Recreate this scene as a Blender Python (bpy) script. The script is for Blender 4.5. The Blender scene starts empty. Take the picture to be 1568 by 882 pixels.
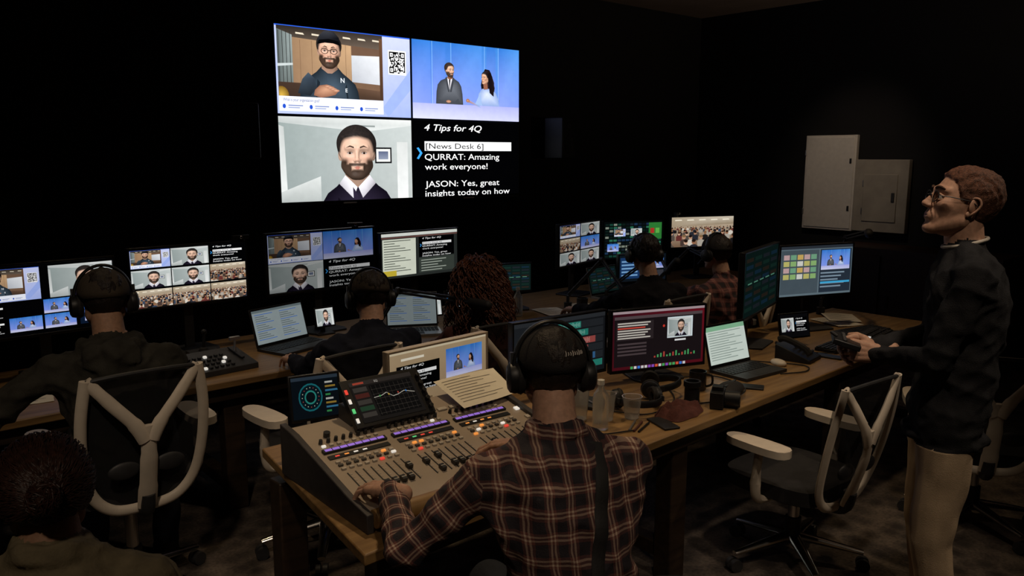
import bpy, bmesh, math, random
import numpy as np
from mathutils import Vector, Matrix, noise
from mathutils.bvhtree import BVHTree
random.seed(7)
scene = bpy.context.scene
try:
    scene.view_settings.view_transform = 'Standard'
    scene.view_settings.look = 'None'
except Exception as e:
    print(e)
V = Vector
R = math.radians
nf = noise.noise
def T(x, y, z): return Matrix.Translation((x, y, z))
def RZ(a): return Matrix.Rotation(R(a), 4, 'Z')
def RX(a): return Matrix.Rotation(R(a), 4, 'X')
def RY(a): return Matrix.Rotation(R(a), 4, 'Y')
def H(s, k=1.0):
    s = s.lstrip('#')
    o = []
    for i in (0, 2, 4):
        c = int(s[i:i+2], 16)/255
        o.append((c/12.92 if c <= .04045 else ((c+.055)/1.055)**2.4)*k)
    return tuple(o)

# ------------------------------------------------------------ materials
def mat(name, col, rough=.6, metal=0, var=.2, scale=25, bump=0., bscale=120, spec=.4, emit=0, alpha=1, trans=0, sss=0):
    m = bpy.data.materials.new(name); m.use_nodes = True
    nt = m.node_tree; n = nt.nodes; l = nt.links
    b = n['Principled BSDF']
    b.inputs['Roughness'].default_value = rough
    b.inputs['Metallic'].default_value = metal
    b.inputs['Specular IOR Level'].default_value = spec
    tc = n.new('ShaderNodeTexCoord')
    nz = n.new('ShaderNodeTexNoise'); nz.inputs['Scale'].default_value = scale; nz.inputs['Detail'].default_value = 3
    l.new(tc.outputs['Object'], nz.inputs['Vector'])
    cr = n.new('ShaderNodeValToRGB')
    c = V(col)
    cr.color_ramp.elements[0].position = .3; cr.color_ramp.elements[1].position = .7
    cr.color_ramp.elements[0].color = (*(c*(1-var)), 1)
    cr.color_ramp.elements[1].color = (*[min(1, x) for x in c*(1+var)], 1)
    l.new(nz.outputs['Fac'], cr.inputs['Fac'])
    l.new(cr.outputs['Color'], b.inputs['Base Color'])
    if bump:
        n2 = n.new('ShaderNodeTexNoise'); n2.inputs['Scale'].default_value = bscale; n2.inputs['Detail'].default_value = 4
        l.new(tc.outputs['Object'], n2.inputs['Vector'])
        bp = n.new('ShaderNodeBump'); bp.inputs['Strength'].default_value = bump; bp.inputs['Distance'].default_value = .005
        l.new(n2.outputs['Fac'], bp.inputs['Height']); l.new(bp.outputs['Normal'], b.inputs['Normal'])
    if emit:
        b.inputs['Emission Color'].default_value = (*col, 1)
        b.inputs['Emission Strength'].default_value = emit
    if trans:
        b.inputs['Transmission Weight'].default_value = trans
    if alpha < 1:
        b.inputs['Alpha'].default_value = alpha
    if sss:
        b.inputs['Subsurface Weight'].default_value = sss
        b.inputs['Subsurface Radius'].default_value = (.012, .005, .003)
        b.inputs['Subsurface Scale'].default_value = 1.0
    return m

def wood(name, c1, c2, rough=.45):
    m = bpy.data.materials.new(name); m.use_nodes = True
    nt = m.node_tree; n = nt.nodes; l = nt.links; b = n['Principled BSDF']
    tc = n.new('ShaderNodeTexCoord'); mp = n.new('ShaderNodeMapping'); mp.inputs['Scale'].default_value = (1.2, 14, 14)
    nz = n.new('ShaderNodeTexNoise'); nz.inputs['Scale'].default_value = 2.2; nz.inputs['Detail'].default_value = 6; nz.inputs['Distortion'].default_value = .6
    cr = n.new('ShaderNodeValToRGB'); cr.color_ramp.elements[0].position = .3; cr.color_ramp.elements[1].position = .72
    cr.color_ramp.elements[0].color = (*c1, 1); cr.color_ramp.elements[1].color = (*c2, 1)
    l.new(tc.outputs['Object'], mp.inputs['Vector']); l.new(mp.outputs['Vector'], nz.inputs['Vector'])
    l.new(nz.outputs['Fac'], cr.inputs['Fac']); l.new(cr.outputs['Color'], b.inputs['Base Color'])
    b.inputs['Roughness'].default_value = rough
    return m

def carpet():
    m = bpy.data.materials.new('carpet_tiles'); m.use_nodes = True
    nt = m.node_tree; n = nt.nodes; l = nt.links; b = n['Principled BSDF']
    tc = n.new('ShaderNodeTexCoord')
    vo = n.new('ShaderNodeTexVoronoi'); vo.inputs['Scale'].default_value = 9
    nz = n.new('ShaderNodeTexNoise'); nz.inputs['Scale'].default_value = 60; nz.inputs['Detail'].default_value = 5
    mx = n.new('ShaderNodeMath'); mx.operation = 'MULTIPLY'
    cr = n.new('ShaderNodeValToRGB'); cr.color_ramp.elements[0].position = .1; cr.color_ramp.elements[1].position = .45
    cr.color_ramp.elements[0].color = (.03, .022, .018, 1); cr.color_ramp.elements[1].color = (.13, .10, .078, 1)
    l.new(tc.outputs['Object'], vo.inputs['Vector']); l.new(tc.outputs['Object'], nz.inputs['Vector'])
    l.new(vo.outputs['Distance'], mx.inputs[0]); l.new(nz.outputs['Fac'], mx.inputs[1])
    l.new(mx.outputs[0], cr.inputs['Fac']); l.new(cr.outputs['Color'], b.inputs['Base Color'])
    bp = n.new('ShaderNodeBump'); bp.inputs['Strength'].default_value = .6; bp.inputs['Distance'].default_value = .01
    l.new(nz.outputs['Fac'], bp.inputs['Height']); l.new(bp.outputs['Normal'], b.inputs['Normal'])
    b.inputs['Roughness'].default_value = .95
    return m

def plaid(name, dark, mid, light, per=.055, lw=.055):
    m = bpy.data.materials.new(name); m.use_nodes = True
    nt = m.node_tree; n = nt.nodes; l = nt.links; b = n['Principled BSDF']
    uv = n.new('ShaderNodeUVMap'); uv.uv_map = 'cloth'
    tc = n.new('ShaderNodeTexCoord')
    wn = n.new('ShaderNodeTexNoise'); wn.inputs['Scale'].default_value = 9; wn.inputs['Detail'].default_value = 2
    l.new(tc.outputs['Object'], wn.inputs['Vector'])
    vm = n.new('ShaderNodeVectorMath'); vm.operation = 'MULTIPLY_ADD'
    vm.inputs[1].default_value = (.03, .03, 0)
    l.new(wn.outputs['Color'], vm.inputs[0]); l.new(uv.outputs['UV'], vm.inputs[2])
    sp = n.new('ShaderNodeSeparateXYZ'); l.new(vm.outputs[0], sp.inputs[0])
    def math_(op, a, bb=None, cc=None):
        k = n.new('ShaderNodeMath'); k.operation = op
        for i, x in enumerate((a, bb, cc)):
            if x is None: continue
            if isinstance(x, (int, float)): k.inputs[i].default_value = x
            else: l.new(x, k.inputs[i])
        return k.outputs[0]
    outs = []
    for ch in ('X', 'Y'):
        f = math_('FRACT', math_('DIVIDE', sp.outputs[ch], per))
        band = math_('LESS_THAN', f, .5)
        d1 = math_('LESS_THAN', math_('ABSOLUTE', math_('SUBTRACT', f, .66)), lw)
        d2 = math_('LESS_THAN', math_('ABSOLUTE', math_('SUBTRACT', f, .84)), lw)
        outs.append((band, math_('MAXIMUM', d1, d2)))
    s = math_('MULTIPLY', math_('ADD', outs[0][0], outs[1][0]), .5)
    cr = n.new('ShaderNodeValToRGB'); cr.color_ramp.interpolation = 'CONSTANT'
    e = cr.color_ramp.elements
    e[0].position = 0; e[0].color = (*mid, 1)
    e[1].position = .4; e[1].color = (*[a*.6+c*.4 for a, c in zip(dark, mid)], 1)
    e3 = e.new(.8); e3.color = (*dark, 1)
    l.new(s, cr.inputs['Fac'])
    li = math_('MAXIMUM', outs[0][1], outs[1][1])
    both = math_('MULTIPLY', outs[0][1], outs[1][1])
    fac = math_('ADD', math_('MULTIPLY', li, .34), math_('MULTIPLY', both, .55))
    mx = n.new('ShaderNodeMix'); mx.data_type = 'RGBA'
    l.new(fac, mx.inputs[0]); l.new(cr.outputs['Color'], mx.inputs[6]); mx.inputs[7].default_value = (*light, 1)
    l.new(mx.outputs[2], b.inputs['Base Color'])
    n2 = n.new('ShaderNodeTexNoise'); n2.inputs['Scale'].default_value = 220; n2.inputs['Detail'].default_value = 3
    l.new(tc.outputs['Object'], n2.inputs['Vector'])
    bp = n.new('ShaderNodeBump'); bp.inputs['Strength'].default_value = .35; bp.inputs['Distance'].default_value = .004
    l.new(n2.outputs['Fac'], bp.inputs['Height']); l.new(bp.outputs['Normal'], b.inputs['Normal'])
    b.inputs['Roughness'].default_value = .85
    return m

M_black = mat('black_plastic', (.012, .012, .013), .45)
M_soft = mat('black_rubber', (.015, .014, .014), .7, bump=.2)
M_dark = mat('dark_grey_plastic', (.03, .03, .032), .5)
M_bezel = mat('monitor_bezel', (.010, .010, .011), .35)
M_silver = mat('brushed_aluminium', (.45, .45, .46), .35, .85, var=.08)
M_white = mat('white_plastic_frame', (.70, .61, .50), .45, var=.05)
M_grey = mat('white_painted_steel', (.72, .67, .60), .5, var=.05)
M_tan = mat('beige_plastic', (.50, .42, .32), .5, var=.05)
M_wood = wood('oak_worktop', (.18, .097, .036), (.36, .215, .082))
M_redwood = wood('dark_red_wood', (.022, .009, .006), (.045, .017, .010), .6)
M_leg = wood('dark_wood_leg', (.022, .013, .008), (.05, .03, .017))
M_wall = mat('black_wall_paint', (.006, .0055, .006), .85, var=.15, scale=3)
M_ceil = mat('brown_ceiling_paint', (.30, .22, .17), .9, var=.1, scale=4)
M_paper = mat('paper', (.80, .74, .60), .8, var=.03)
M_chrome = mat('chrome', (.6, .58, .55), .2, 1.0, var=.02)
M_key = mat('keyboard_keys', (.018, .018, .02), .5)
M_fabric = mat('chair_fabric', (.02, .019, .02), .9, bump=.4, bscale=400)
M_mesh = mat('chair_mesh', (.012, .012, .013), .8, alpha=.75)

# ------------------------------------------------------------ mesh builder
def catmull(P, n=6, closed=False):
    P = [V(p) for p in P]; out = []; N = len(P)
    rng = range(N) if closed else range(N-1)
    for i in rng:
        if closed: a, b, c, d = P[(i-1) % N], P[i], P[(i+1) % N], P[(i+2) % N]
        else: a, b, c, d = P[max(i-1, 0)], P[i], P[i+1], P[min(i+2, N-1)]
        for k in range(n):
            t = k/n
            out.append(.5*((2*b)+(c-a)*t+(2*a-5*b+4*c-d)*t*t+(3*b-a-3*c+d)*t**3))
    if not closed: out.append(P[-1])
    return out

class MB:
    def __init__(s): s.v = []; s.f = []; s.m = []; s.mats = []
    def add(s, vs, fs, m, M=None):
        if m not in s.mats: s.mats.append(m)
        k = s.mats.index(m); o = len(s.v)
        for p in vs: s.v.append(M @ V(p) if M else V(p))
        for f in fs: s.f.append([i+o for i in f]); s.m.append(k)
    def box(s, c, sz, m, M=None, rot=None):
        x, y, z = [q/2 for q in sz]
        L = T(*c)
        if rot: L = L @ rot
        if M: L = M @ L
        vs = [(i*x, j*y, k*z) for k in (-1, 1) for j in (-1, 1) for i in (-1, 1)]
        s.add(vs, [(0, 2, 3, 1), (4, 5, 7, 6), (0, 1, 5, 4), (2, 6, 7, 3), (0, 4, 6, 2), (1, 3, 7, 5)], m, L)
    def cyl(s, p0, p1, r0, m, r1=None, seg=18, M=None):
        r1 = r0 if r1 is None else r1
        p0 = V(p0); p1 = V(p1); d = (p1-p0).normalized()
        a = d.orthogonal().normalized(); b = d.cross(a)
        vs = []
        for p, r in ((p0, r0), (p1, r1)):
            for i in range(seg):
                t = 2*math.pi*i/seg; vs.append(p+a*math.cos(t)*r+b*math.sin(t)*r)
        fs = [(i, (i+1) % seg, seg+(i+1) % seg, seg+i) for i in range(seg)]
        fs += [tuple(range(seg))[::-1], tuple(range(seg, 2*seg))]
        s.add(vs, fs, m, M)
    def ell(s, c, r, m, M=None, u=20, w=12):
        if isinstance(r, (int, float)): r = (r, r, r)
        vs = [(c[0], c[1], c[2]+r[2])]
        for j in range(1, w):
            ph = math.pi*j/w
            for i in range(u):
                t = 2*math.pi*i/u
                vs.append((c[0]+r[0]*math.sin(ph)*math.cos(t), c[1]+r[1]*math.sin(ph)*math.sin(t), c[2]+r[2]*math.cos(ph)))
        vs.append((c[0], c[1], c[2]-r[2]))
        fs = [(0, 1+i, 1+(i+1) % u) for i in range(u)]
        for j in range(w-2):
            for i in range(u):
                a = 1+j*u+i; b = 1+j*u+(i+1) % u
                fs.append((a, a+u, b+u, b))
        e = len(vs)-1
        fs += [(e, 1+(w-2)*u+(i+1) % u, 1+(w-2)*u+i) for i in range(u)]
        s.add(vs, fs, m, M)
    def cap(s, a, b, ra, rb, m):
        s.ell(a, ra, m, u=16, w=10); s.ell(b, rb, m, u=16, w=10)
        if (V(b)-V(a)).length > 1e-4: s.cyl(a, b, ra, m, rb, seg=16)
    def tube(s, P, r, m, seg=8, closed=False, M=None, flat=1., up=(0, 0, 1)):
        P = [V(p) for p in P]; N = len(P); up = V(up); vs = []
        for i, p in enumerate(P):
            if closed: t = P[(i+1) % N]-P[(i-1) % N]
            else: t = P[min(i+1, N-1)]-P[max(i-1, 0)]
            t.normalize()
            a = t.cross(up)
            if a.length < .05: a = t.cross(V((.3, 1, .1)))
            a.normalize(); b = a.cross(t)
            rr = r[min(i, len(r)-1)] if isinstance(r, (list, tuple)) else r
            for k in range(seg):
                q = 2*math.pi*k/seg
                vs.append(p+a*math.cos(q)*rr+b*math.sin(q)*rr*flat)
        fs = []
        for i in range(N if closed else N-1):
            j = (i+1) % N
            for k in range(seg):
                fs.append((i*seg+k, i*seg+(k+1) % seg, j*seg+(k+1) % seg, j*seg+k))
        if not closed: fs += [tuple(range(seg))[::-1], tuple(range((N-1)*seg, N*seg))]
        s.add(vs, fs, m, M)
    def lathe(s, prof, m, M=None, seg=28):
        vs = []
        for r, z in prof:
            for k in range(seg):
                q = 2*math.pi*k/seg; vs.append((r*math.cos(q), r*math.sin(q), z))
        fs = [(i*seg+k, i*seg+(k+1) % seg, (i+1)*seg+(k+1) % seg, (i+1)*seg+k) for i in range(len(prof)-1) for k in range(seg)]
        s.add(vs, fs, m, M)
    def prism(s, pts, z0, z1, m, M=None):
        n = len(pts)
        vs = [(x, y, z0) for x, y in pts]+[(x, y, z1) for x, y in pts]
        fs = [(i, (i+1) % n, n+(i+1) % n, n+i) for i in range(n)]+[tuple(range(n))[::-1], tuple(range(n, 2*n))]
        s.add(vs, fs, m, M)
    def mesh(s, name, angle=40):
        me = bpy.data.meshes.new(name)
        me.from_pydata([tuple(p) for p in s.v], [], s.f)
        for m in s.mats: me.materials.append(m)
        me.polygons.foreach_set('material_index', s.m)
        me.update()
        if angle:
            me.polygons.foreach_set('use_smooth', [True]*len(me.polygons))
            try: me.set_sharp_from_angle(angle=R(angle))
            except Exception: pass
        return me
    def obj(s, name, M=None, parent=None, bev=0, seg=2, angle=40):
        ob = bpy.data.objects.new(name, s.mesh(name, angle))
        scene.collection.objects.link(ob)
        if M is not None: ob.matrix_basis = M
        if parent: ob.parent = parent
        if bev:
            b = ob.modifiers.new('bevel', 'BEVEL'); b.width = bev; b.segments = seg; b.limit_method = 'ANGLE'; b.angle_limit = R(50)
            b.harden_normals = False
        return ob

def empty(name, M=None):
    e = bpy.data.objects.new(name, None); e.empty_display_size = .1
    scene.collection.objects.link(e)
    if M is not None: e.matrix_basis = M
    return e

# ------------------------------------------------------------ human head model (smooth implicit surface sampled on a sphere)
def sd_ell(P, c, r):
    r = np.array(r); q = P-np.array(c); k0 = np.linalg.norm(q/r, axis=1); k1 = np.linalg.norm(q/(r*r), axis=1)+1e-9; return k0*(k0-1)/k1
def sd_cap(P, a, b, ra, rb):
    a = np.array(a, float); b = np.array(b, float); ab = b-a; L = max(ab@ab, 1e-9); t = np.clip((P-a)@ab/L, 0, 1)
    return np.linalg.norm(P-(a+t[:, None]*ab), axis=1)-(ra+(rb-ra)*t)
def smin(a, b, k):
    h = np.clip(.5+.5*(b-a)/k, 0, 1); return b*(1-h)+a*h-k*h*(1-h)
def ssub(a, b, k): return -smin(-a, b, k)
def head_sdf(P):
    P = P.copy(); P[:, 0] = np.abs(P[:, 0])
    d = sd_ell(P, (0, -.016, .030), (.076, .095, .085))
    d = smin(d, sd_ell(P, (0, .020, -.028), (.061, .062, .080)), .03)
    d = smin(d, sd_cap(P, (.049, .000, -.052), (.020, .058, -.090), .017, .016), .028)
    d = smin(d, sd_ell(P, (0, .070, -.096), (.023, .015, .015)), .018)
    d = smin(d, sd_ell(P, (.040, .058, -.014), (.018, .016, .014)), .022)
    d = smin(d, sd_cap(P, (.008, .083, .029), (.044, .066, .030), .008, .007), .016)
    d = ssub(d, sd_ell(P, (.031, .096, .006), (.017, .018, .012)), .014)
    d = smin(d, sd_cap(P, (0, .082, .020), (0, .103, -.020), .0055, .0085), .012)
    d = smin(d, sd_ell(P, (0, .104, -.024), (.0095, .009, .0085)), .006)
    d = smin(d, sd_ell(P, (.0105, .093, -.027), (.0065, .009, .0065)), .007)
    d = smin(d, sd_ell(P, (0, .078, -.056), (.028, .014, .020)), .014)
    d = smin(d, sd_cap(P, (0, .0885, -.0525), (.021, .077, -.056), .0042, .0022), .005)
    d = smin(d, sd_cap(P, (0, .0870, -.0635), (.019, .077, -.060), .0052, .0026), .005)
    d = ssub(d, sd_cap(P, (0, .0945, -.0580), (.023, .082, -.0580), .0016, .0010), .003)
    d = ssub(d, sd_cap(P, (0, .091, -.077), (.012, .085, -.075), .004, .003), .012)
    return d
_HBc = {}
def sstep(a, b, x):
    t = np.clip((x-a)/(b-a), 0, 1); return t*t*(3-2*t)
def head_base(n):
    if n in _HBc: return _HBc[n]
    bm = bmesh.new(); bmesh.ops.create_icosphere(bm, subdivisions=n, radius=1)
    d = np.array([tuple(p.co) for p in bm.verts]); f = [[q.index for q in p.verts] for p in bm.faces]; bm.free()
    c = np.array((0, 0, -.01)); ts = np.linspace(.03, .18, 110); prev = head_sdf(c+d*ts[0]); root = np.full(len(d), .05)
    for i in range(1, len(ts)):
        cur = head_sdf(c+d*ts[i]); k = (prev < 0) & (cur >= 0)
        root[k] = ts[i-1]+(ts[i]-ts[i-1])*(-prev[k])/(cur[k]-prev[k]); prev = cur
    P = c+d*root[:, None]
    F = np.array(f); fn = np.cross(P[F[:, 1]]-P[F[:, 0]], P[F[:, 2]]-P[F[:, 0]]); N = np.zeros_like(P)
    for j in range(3): np.add.at(N, F[:, j], fn)
    N /= np.linalg.norm(N, axis=1)[:, None]+1e-12
    _HBc[n] = (P, F, N)
    return _HBc[n]
def hairline(Q, nape=-.075):
    y = Q[:, 1]; ax = np.abs(Q[:, 0])
    base = np.interp(y, [-.1, -.045, -.03, .0, .028, .045, .070, .085], [nape, nape+.005, -.015, .005, .008, .040, .074, .076])
    return base+.010*np.exp(-((ax-.048)/.014)**2)*(y > .035)
def hairthick(Q): return .40+.60*sstep(.0, .075, Q[:, 2])
def lipmask(C):
    A = np.abs(C)*[1, 1, 1]; A[:, 2] = C[:, 2]
    return (C[:, 1] > .070) & (C[:, 2] > -.069) & (C[:, 2] < -.048) & (sd_cap(A, (0, .087, -.058), (.020, .078, -.058), .0085, .003) < .001)

# ------------------------------------------------------------ screen pictures
_emat = {}
def emat(k):
    k = round(k, 3)
    if k in _emat: return _emat[k]
    m = bpy.data.materials.new('screen_glow_%g' % k); m.use_nodes = True
    nt = m.node_tree; nt.nodes.clear()
    o = nt.nodes.new('ShaderNodeOutputMaterial'); e = nt.nodes.new('ShaderNodeEmission'); a = nt.nodes.new('ShaderNodeVertexColor')
    tc = nt.nodes.new('ShaderNodeTexCoord'); nz = nt.nodes.new('ShaderNodeTexNoise'); nz.inputs['Scale'].default_value = 16; nz.inputs['Detail'].default_value = 3
    mr = nt.nodes.new('ShaderNodeMapRange'); mr.inputs['From Min'].default_value = .3; mr.inputs['From Max'].default_value = .7
    mr.inputs['To Min'].default_value = k*.96; mr.inputs['To Max'].default_value = k*1.03
    nt.links.new(tc.outputs['Object'], nz.inputs['Vector']); nt.links.new(nz.outputs['Fac'], mr.inputs['Value'])
    nt.links.new(mr.outputs[0], e.inputs['Strength'])
    a.layer_name = 'Col'
    nt.links.new(a.outputs['Color'], e.inputs['Color']); nt.links.new(e.outputs[0], o.inputs[0])
    _emat[k] = m
    return m

_tc = {}
def glyphs(txt, shear):
    key = (txt, shear)
    if key in _tc: return _tc[key]
    cu = bpy.data.curves.new('t', 'FONT'); cu.body = txt; cu.size = 1; cu.resolution_u = 3
    ob = bpy.data.objects.new('t', cu); scene.collection.objects.link(ob)
    dg = bpy.context.evaluated_depsgraph_get()
    me = bpy.data.meshes.new_from_object(ob.evaluated_get(dg))
    vs = [(v.co.x+shear*v.co.y, v.co.y) for v in me.vertices]; fs = [tuple(p.vertices) for p in me.polygons]
    bpy.data.objects.remove(ob); bpy.data.curves.remove(cu); bpy.data.meshes.remove(me)
    if vs:
        x0 = min(v[0] for v in vs); x1 = max(v[0] for v in vs)
    else: x0, x1 = 0, 1
    _tc[key] = ([(x-x0, y) for x, y in vs], fs, x1-x0)
    return _tc[key]

def clip(poly, x0, y0, x1, y1):
    if all(x0 <= p[0] <= x1 and y0 <= p[1] <= y1 for p in poly): return poly
    def cut(P, ins, inter):
        out = []
        for i in range(len(P)):
            a = P[i-1]; b = P[i]
            if ins(b):
                if not ins(a): out.append(inter(a, b))
                out.append(b)
            elif ins(a): out.append(inter(a, b))
        return out
    def mk(ax, val):
        def f(a, b):
            t = (val-a[ax])/(b[ax]-a[ax])
            return tuple(a[i]+(b[i]-a[i])*t for i in range(5))
        return f
    for ax, val, sg in ((0, x0, 1), (0, x1, -1), (1, y0, 1), (1, y1, -1)):
        if not poly: break
        poly = cut(poly, (lambda p, ax=ax, val=val, sg=sg: sg*(p[ax]-val) >= -1e-9), mk(ax, val))
    return poly

class View:
    def __init__(s, out, x0, y0, w, h, vw=1.78, vh=1., L=0):
        s.o = out; s.x0 = x0; s.y0 = y0; s.w = w; s.h = h; s.vw = vw; s.vh = vh; s.L = L
    def _p(s, pts, cols, L):
        P = []
        for (x, y), c in zip(pts, cols):
            P.append((s.x0+x/s.vw*s.w, s.y0+y/s.vh*s.h, *c))
        P = clip(P, s.x0, s.y0, s.x0+s.w, s.y0+s.h)
        if len(P) > 2: s.o.append((P, L))
    def poly(s, pts, c, layer=None):
        if isinstance(c, str): c = H(c)
        if isinstance(c[0], str): c = [H(q) for q in c]
        if not isinstance(c[0], (tuple, list)): c = [c]*len(pts)
        if layer is None: s.L += 1; layer = s.L
        s._p(pts, c, layer)
    def rect(s, x, y, w, h, c, c2=None, layer=None):
        if isinstance(c, str): c = H(c)
        if isinstance(c2, str): c2 = H(c2)
        cols = [c, c, c2, c2] if c2 else [c]*4
        s.poly([(x, y), (x+w, y), (x+w, y+h), (x, y+h)], cols, layer)
    def ell(s, cx, cy, rx, ry, c, n=18, a0=0, a1=360, layer=None):
        full = abs(a1-a0) >= 360
        k = n if full else n+1
        pts = [(cx+rx*math.cos(R(a0+(a1-a0)*i/n)), cy+ry*math.sin(R(a0+(a1-a0)*i/n))) for i in range(k)]
        s.poly(pts, c, layer)
    def fan(s, cx, cy, pts, cin, cout):
        if isinstance(cin, str): cin = H(cin)
        if isinstance(cout, str): cout = H(cout)
        co = cout if isinstance(cout[0], (tuple, list)) else [cout]*len(pts)
        s.L += 1; n = len(pts)
        for i in range(n):
            j = (i+1) % n
            s._p([(cx, cy), pts[i], pts[j]], [cin, co[i], co[j]], s.L)
    def gell(s, cx, cy, rx, ry, cin, cout, hx=0, hy=0, n=18):
        s.fan(cx+hx, cy+hy, [(cx+rx*math.cos(2*math.pi*i/n), cy+ry*math.sin(2*math.pi*i/n)) for i in range(n)], cin, cout)
    def text(s, t, x, y, size, c, width=None, bold=0., shear=0.):
        vs, fs, w = glyphs(t, shear)
        if isinstance(c, str): c = H(c)
        sx = size*(s.vw/s.w)*(s.h/s.vh)
        if width: sx = width/w
        offs = [(0, 0)] if not bold else [(-bold, 0), (bold, 0), (0, bold), (0, -bold)]
        for ox, oy in offs:
            s.L += 1
            for f in fs:
                s._p([(x+(vs[i][0]+ox)*sx, y+(vs[i][1]+oy)*size) for i in f], [c]*len(f), s.L)
    def sub(s, x, y, w, h, vw=1.78, vh=1.):
        return View(s.o, s.x0+x/s.vw*s.w, s.y0+y/s.vh*s.h, w/s.vw*s.w, h/s.vh*s.h, vw, vh, s.L+1)

def picture(w, h, draw, strength, M, parent, name='picture', vw=1.78, vh=1., dl=4e-5):
    out = []
    v = View(out, -w/2, 0, w, h, vw, vh)
    draw(v)
    vs = []; fs = []; cols = []
    for P, L in out:
        o = len(vs)
        for p in P:
            vs.append((p[0], p[1], L*dl)); cols.append((p[2], p[3], p[4], 1))
        fs.append(tuple(range(o, o+len(P))))
    me = bpy.data.meshes.new(name); me.from_pydata(vs, [], fs)
    ca = me.color_attributes.new('Col', 'FLOAT_COLOR', 'POINT')
    ca.data.foreach_set('color', [c for q in cols for c in q])
    me.materials.append(emat(strength)); me.update()
    ob = bpy.data.objects.new(name, me); scene.collection.objects.link(ob)
    ob.matrix_basis = M; ob.parent = parent
    return ob

def mixc(a, b, t): return tuple(x+(y-x)*t for x, y in zip(a, b))
def face(v, cx, cy, s, skin, hair, beard=False, yaw=0, pitch=0, hairvis=True, wx=1.08):
    "portrait picture of a head: flat polygons coloured by a studio-lit head study"
    size = s*v.h/v.vh
    P, F, N = head_base(6 if size > .05 else 5 if size > .02 else 4)
    x, y, z = P.T
    sk = np.array(H(skin)); hc = np.array(H(hair)); bc = np.array(H('#1c120c'))
    hm = sstep(-.004, .008, z-hairline(P)) if hairvis else np.zeros(len(P))
    Q = P+N*(.015*hm*hairthick(P))[:, None]
    col = np.tile(sk, (len(P), 1))
    ruddy = np.exp(-(((np.abs(x)-.042)/.018)**2+((z+.02)/.022)**2))*.25+np.exp(-((x/.014)**2+((z+.022)/.014)**2))*.25
    col = col*(1-ruddy[:, None]*np.array([.0, .35, .4]))
    ao = np.exp(-(((np.abs(x)-.031)/.015)**2+((z-.010)/.011)**2))*.42
    col = col*(1-ao[:, None])
    col[lipmask(P)] = sk*np.array([.72, .42, .42])
    if beard:
        b = np.maximum(sstep(-.062, -.074, z), sstep(.034, .050, np.abs(x))*sstep(-.006, -.034, z))
        b = np.maximum(b, sstep(-.034, -.040, z)*(np.abs(x) < .036)*sstep(-.056, -.047, z))
        b = np.maximum(b, sstep(.021, .029, np.abs(x))*sstep(-.036, -.046, z))
        b = b*(~lipmask(P))*(y > -.03)
        col = col*(1-.93*b[:, None])+bc*(.93*b[:, None])
    nz = np.array([nf(V((a*160, c*160, bb*60))) for a, bb, c in P[:]])
    hcol = hc*(1+.9*nz[:, None])+.010
    col = col*(1-hm[:, None])+hcol*hm[:, None]
    a = R(yaw); ca, sa = math.cos(a), math.sin(a); p_ = R(pitch); cp, sp_ = math.cos(p_), math.sin(p_)
    def rot(A):
        X = A[:, 0]*ca+A[:, 1]*sa; Y = -A[:, 0]*sa+A[:, 1]*ca; Z = A[:, 2]
        return np.stack([X*wx, Y*cp-Z*sp_, Y*sp_+Z*cp], 1)
    Q = rot(Q); NN = rot(N)
    l = np.array((-.35, .72, .55)); l /= np.linalg.norm(l); l2 = np.array((.8, .5, .2)); l2 /= np.linalg.norm(l2)
    lum = .30+.80*np.clip(NN@l, 0, 1)+.22*np.clip(NN@l2, 0, 1)
    hv = l+np.array((0, 1, 0)); hv /= np.linalg.norm(hv)
    sp2 = np.clip(NN@hv, 0, 1)**24*.08
    dark = (1-(col.mean(axis=1) < .06)*.7)
    col = np.clip(col*lum[:, None]*1.12+(sp2*dark)[:, None], 0, 1)
    k = s/.113
    fn = np.cross(Q[F[:, 1]]-Q[F[:, 0]], Q[F[:, 2]]-Q[F[:, 0]])
    v.L += 1; base = v.L
    for f in F[fn[:, 1] > 0]:
        v._p([(cx+Q[i, 0]*k, cy+Q[i, 2]*k) for i in f], [tuple(col[i]) for i in f], base+12*float(Q[f, 1].mean()+.1))
    v.L += 4
    for q in (-1, 1):
        E = rot(np.array([[q*.031, .080, .006], [q*.031, .0835, .006], [q*.013, .092, .030], [q*.030, .087, .036], [q*.049, .074, .030], [q*.017, .080, .010], [q*.031, .085, .0135], [q*.045, .074, .009]]))
        if E[0, 1] < .03: continue
        wd = abs(ca)*.0125+.001
        v.ell(cx+E[0, 0]*k, cy+E[0, 2]*k, wd*k, .0048*k, '#b8a8a0', n=12)
        v.ell(cx+E[1, 0]*k, cy+E[1, 2]*k, .0054*k, .0050*k, '#2a1a12', n=10)
        pt = lambda j, dz=0: (cx+E[j, 0]*k, cy+(E[j, 2]+dz)*k)
        v.poly([pt(5), pt(6), pt(7), pt(7, -.0015), pt(6, -.0028), pt(5, -.0015)], tuple(sk*.16))
        v.poly([pt(2, -.003), pt(3, -.003), pt(4, -.001), pt(3, .0040), pt(2, .004)], tuple(hc*.6+sk*.08))

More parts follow.
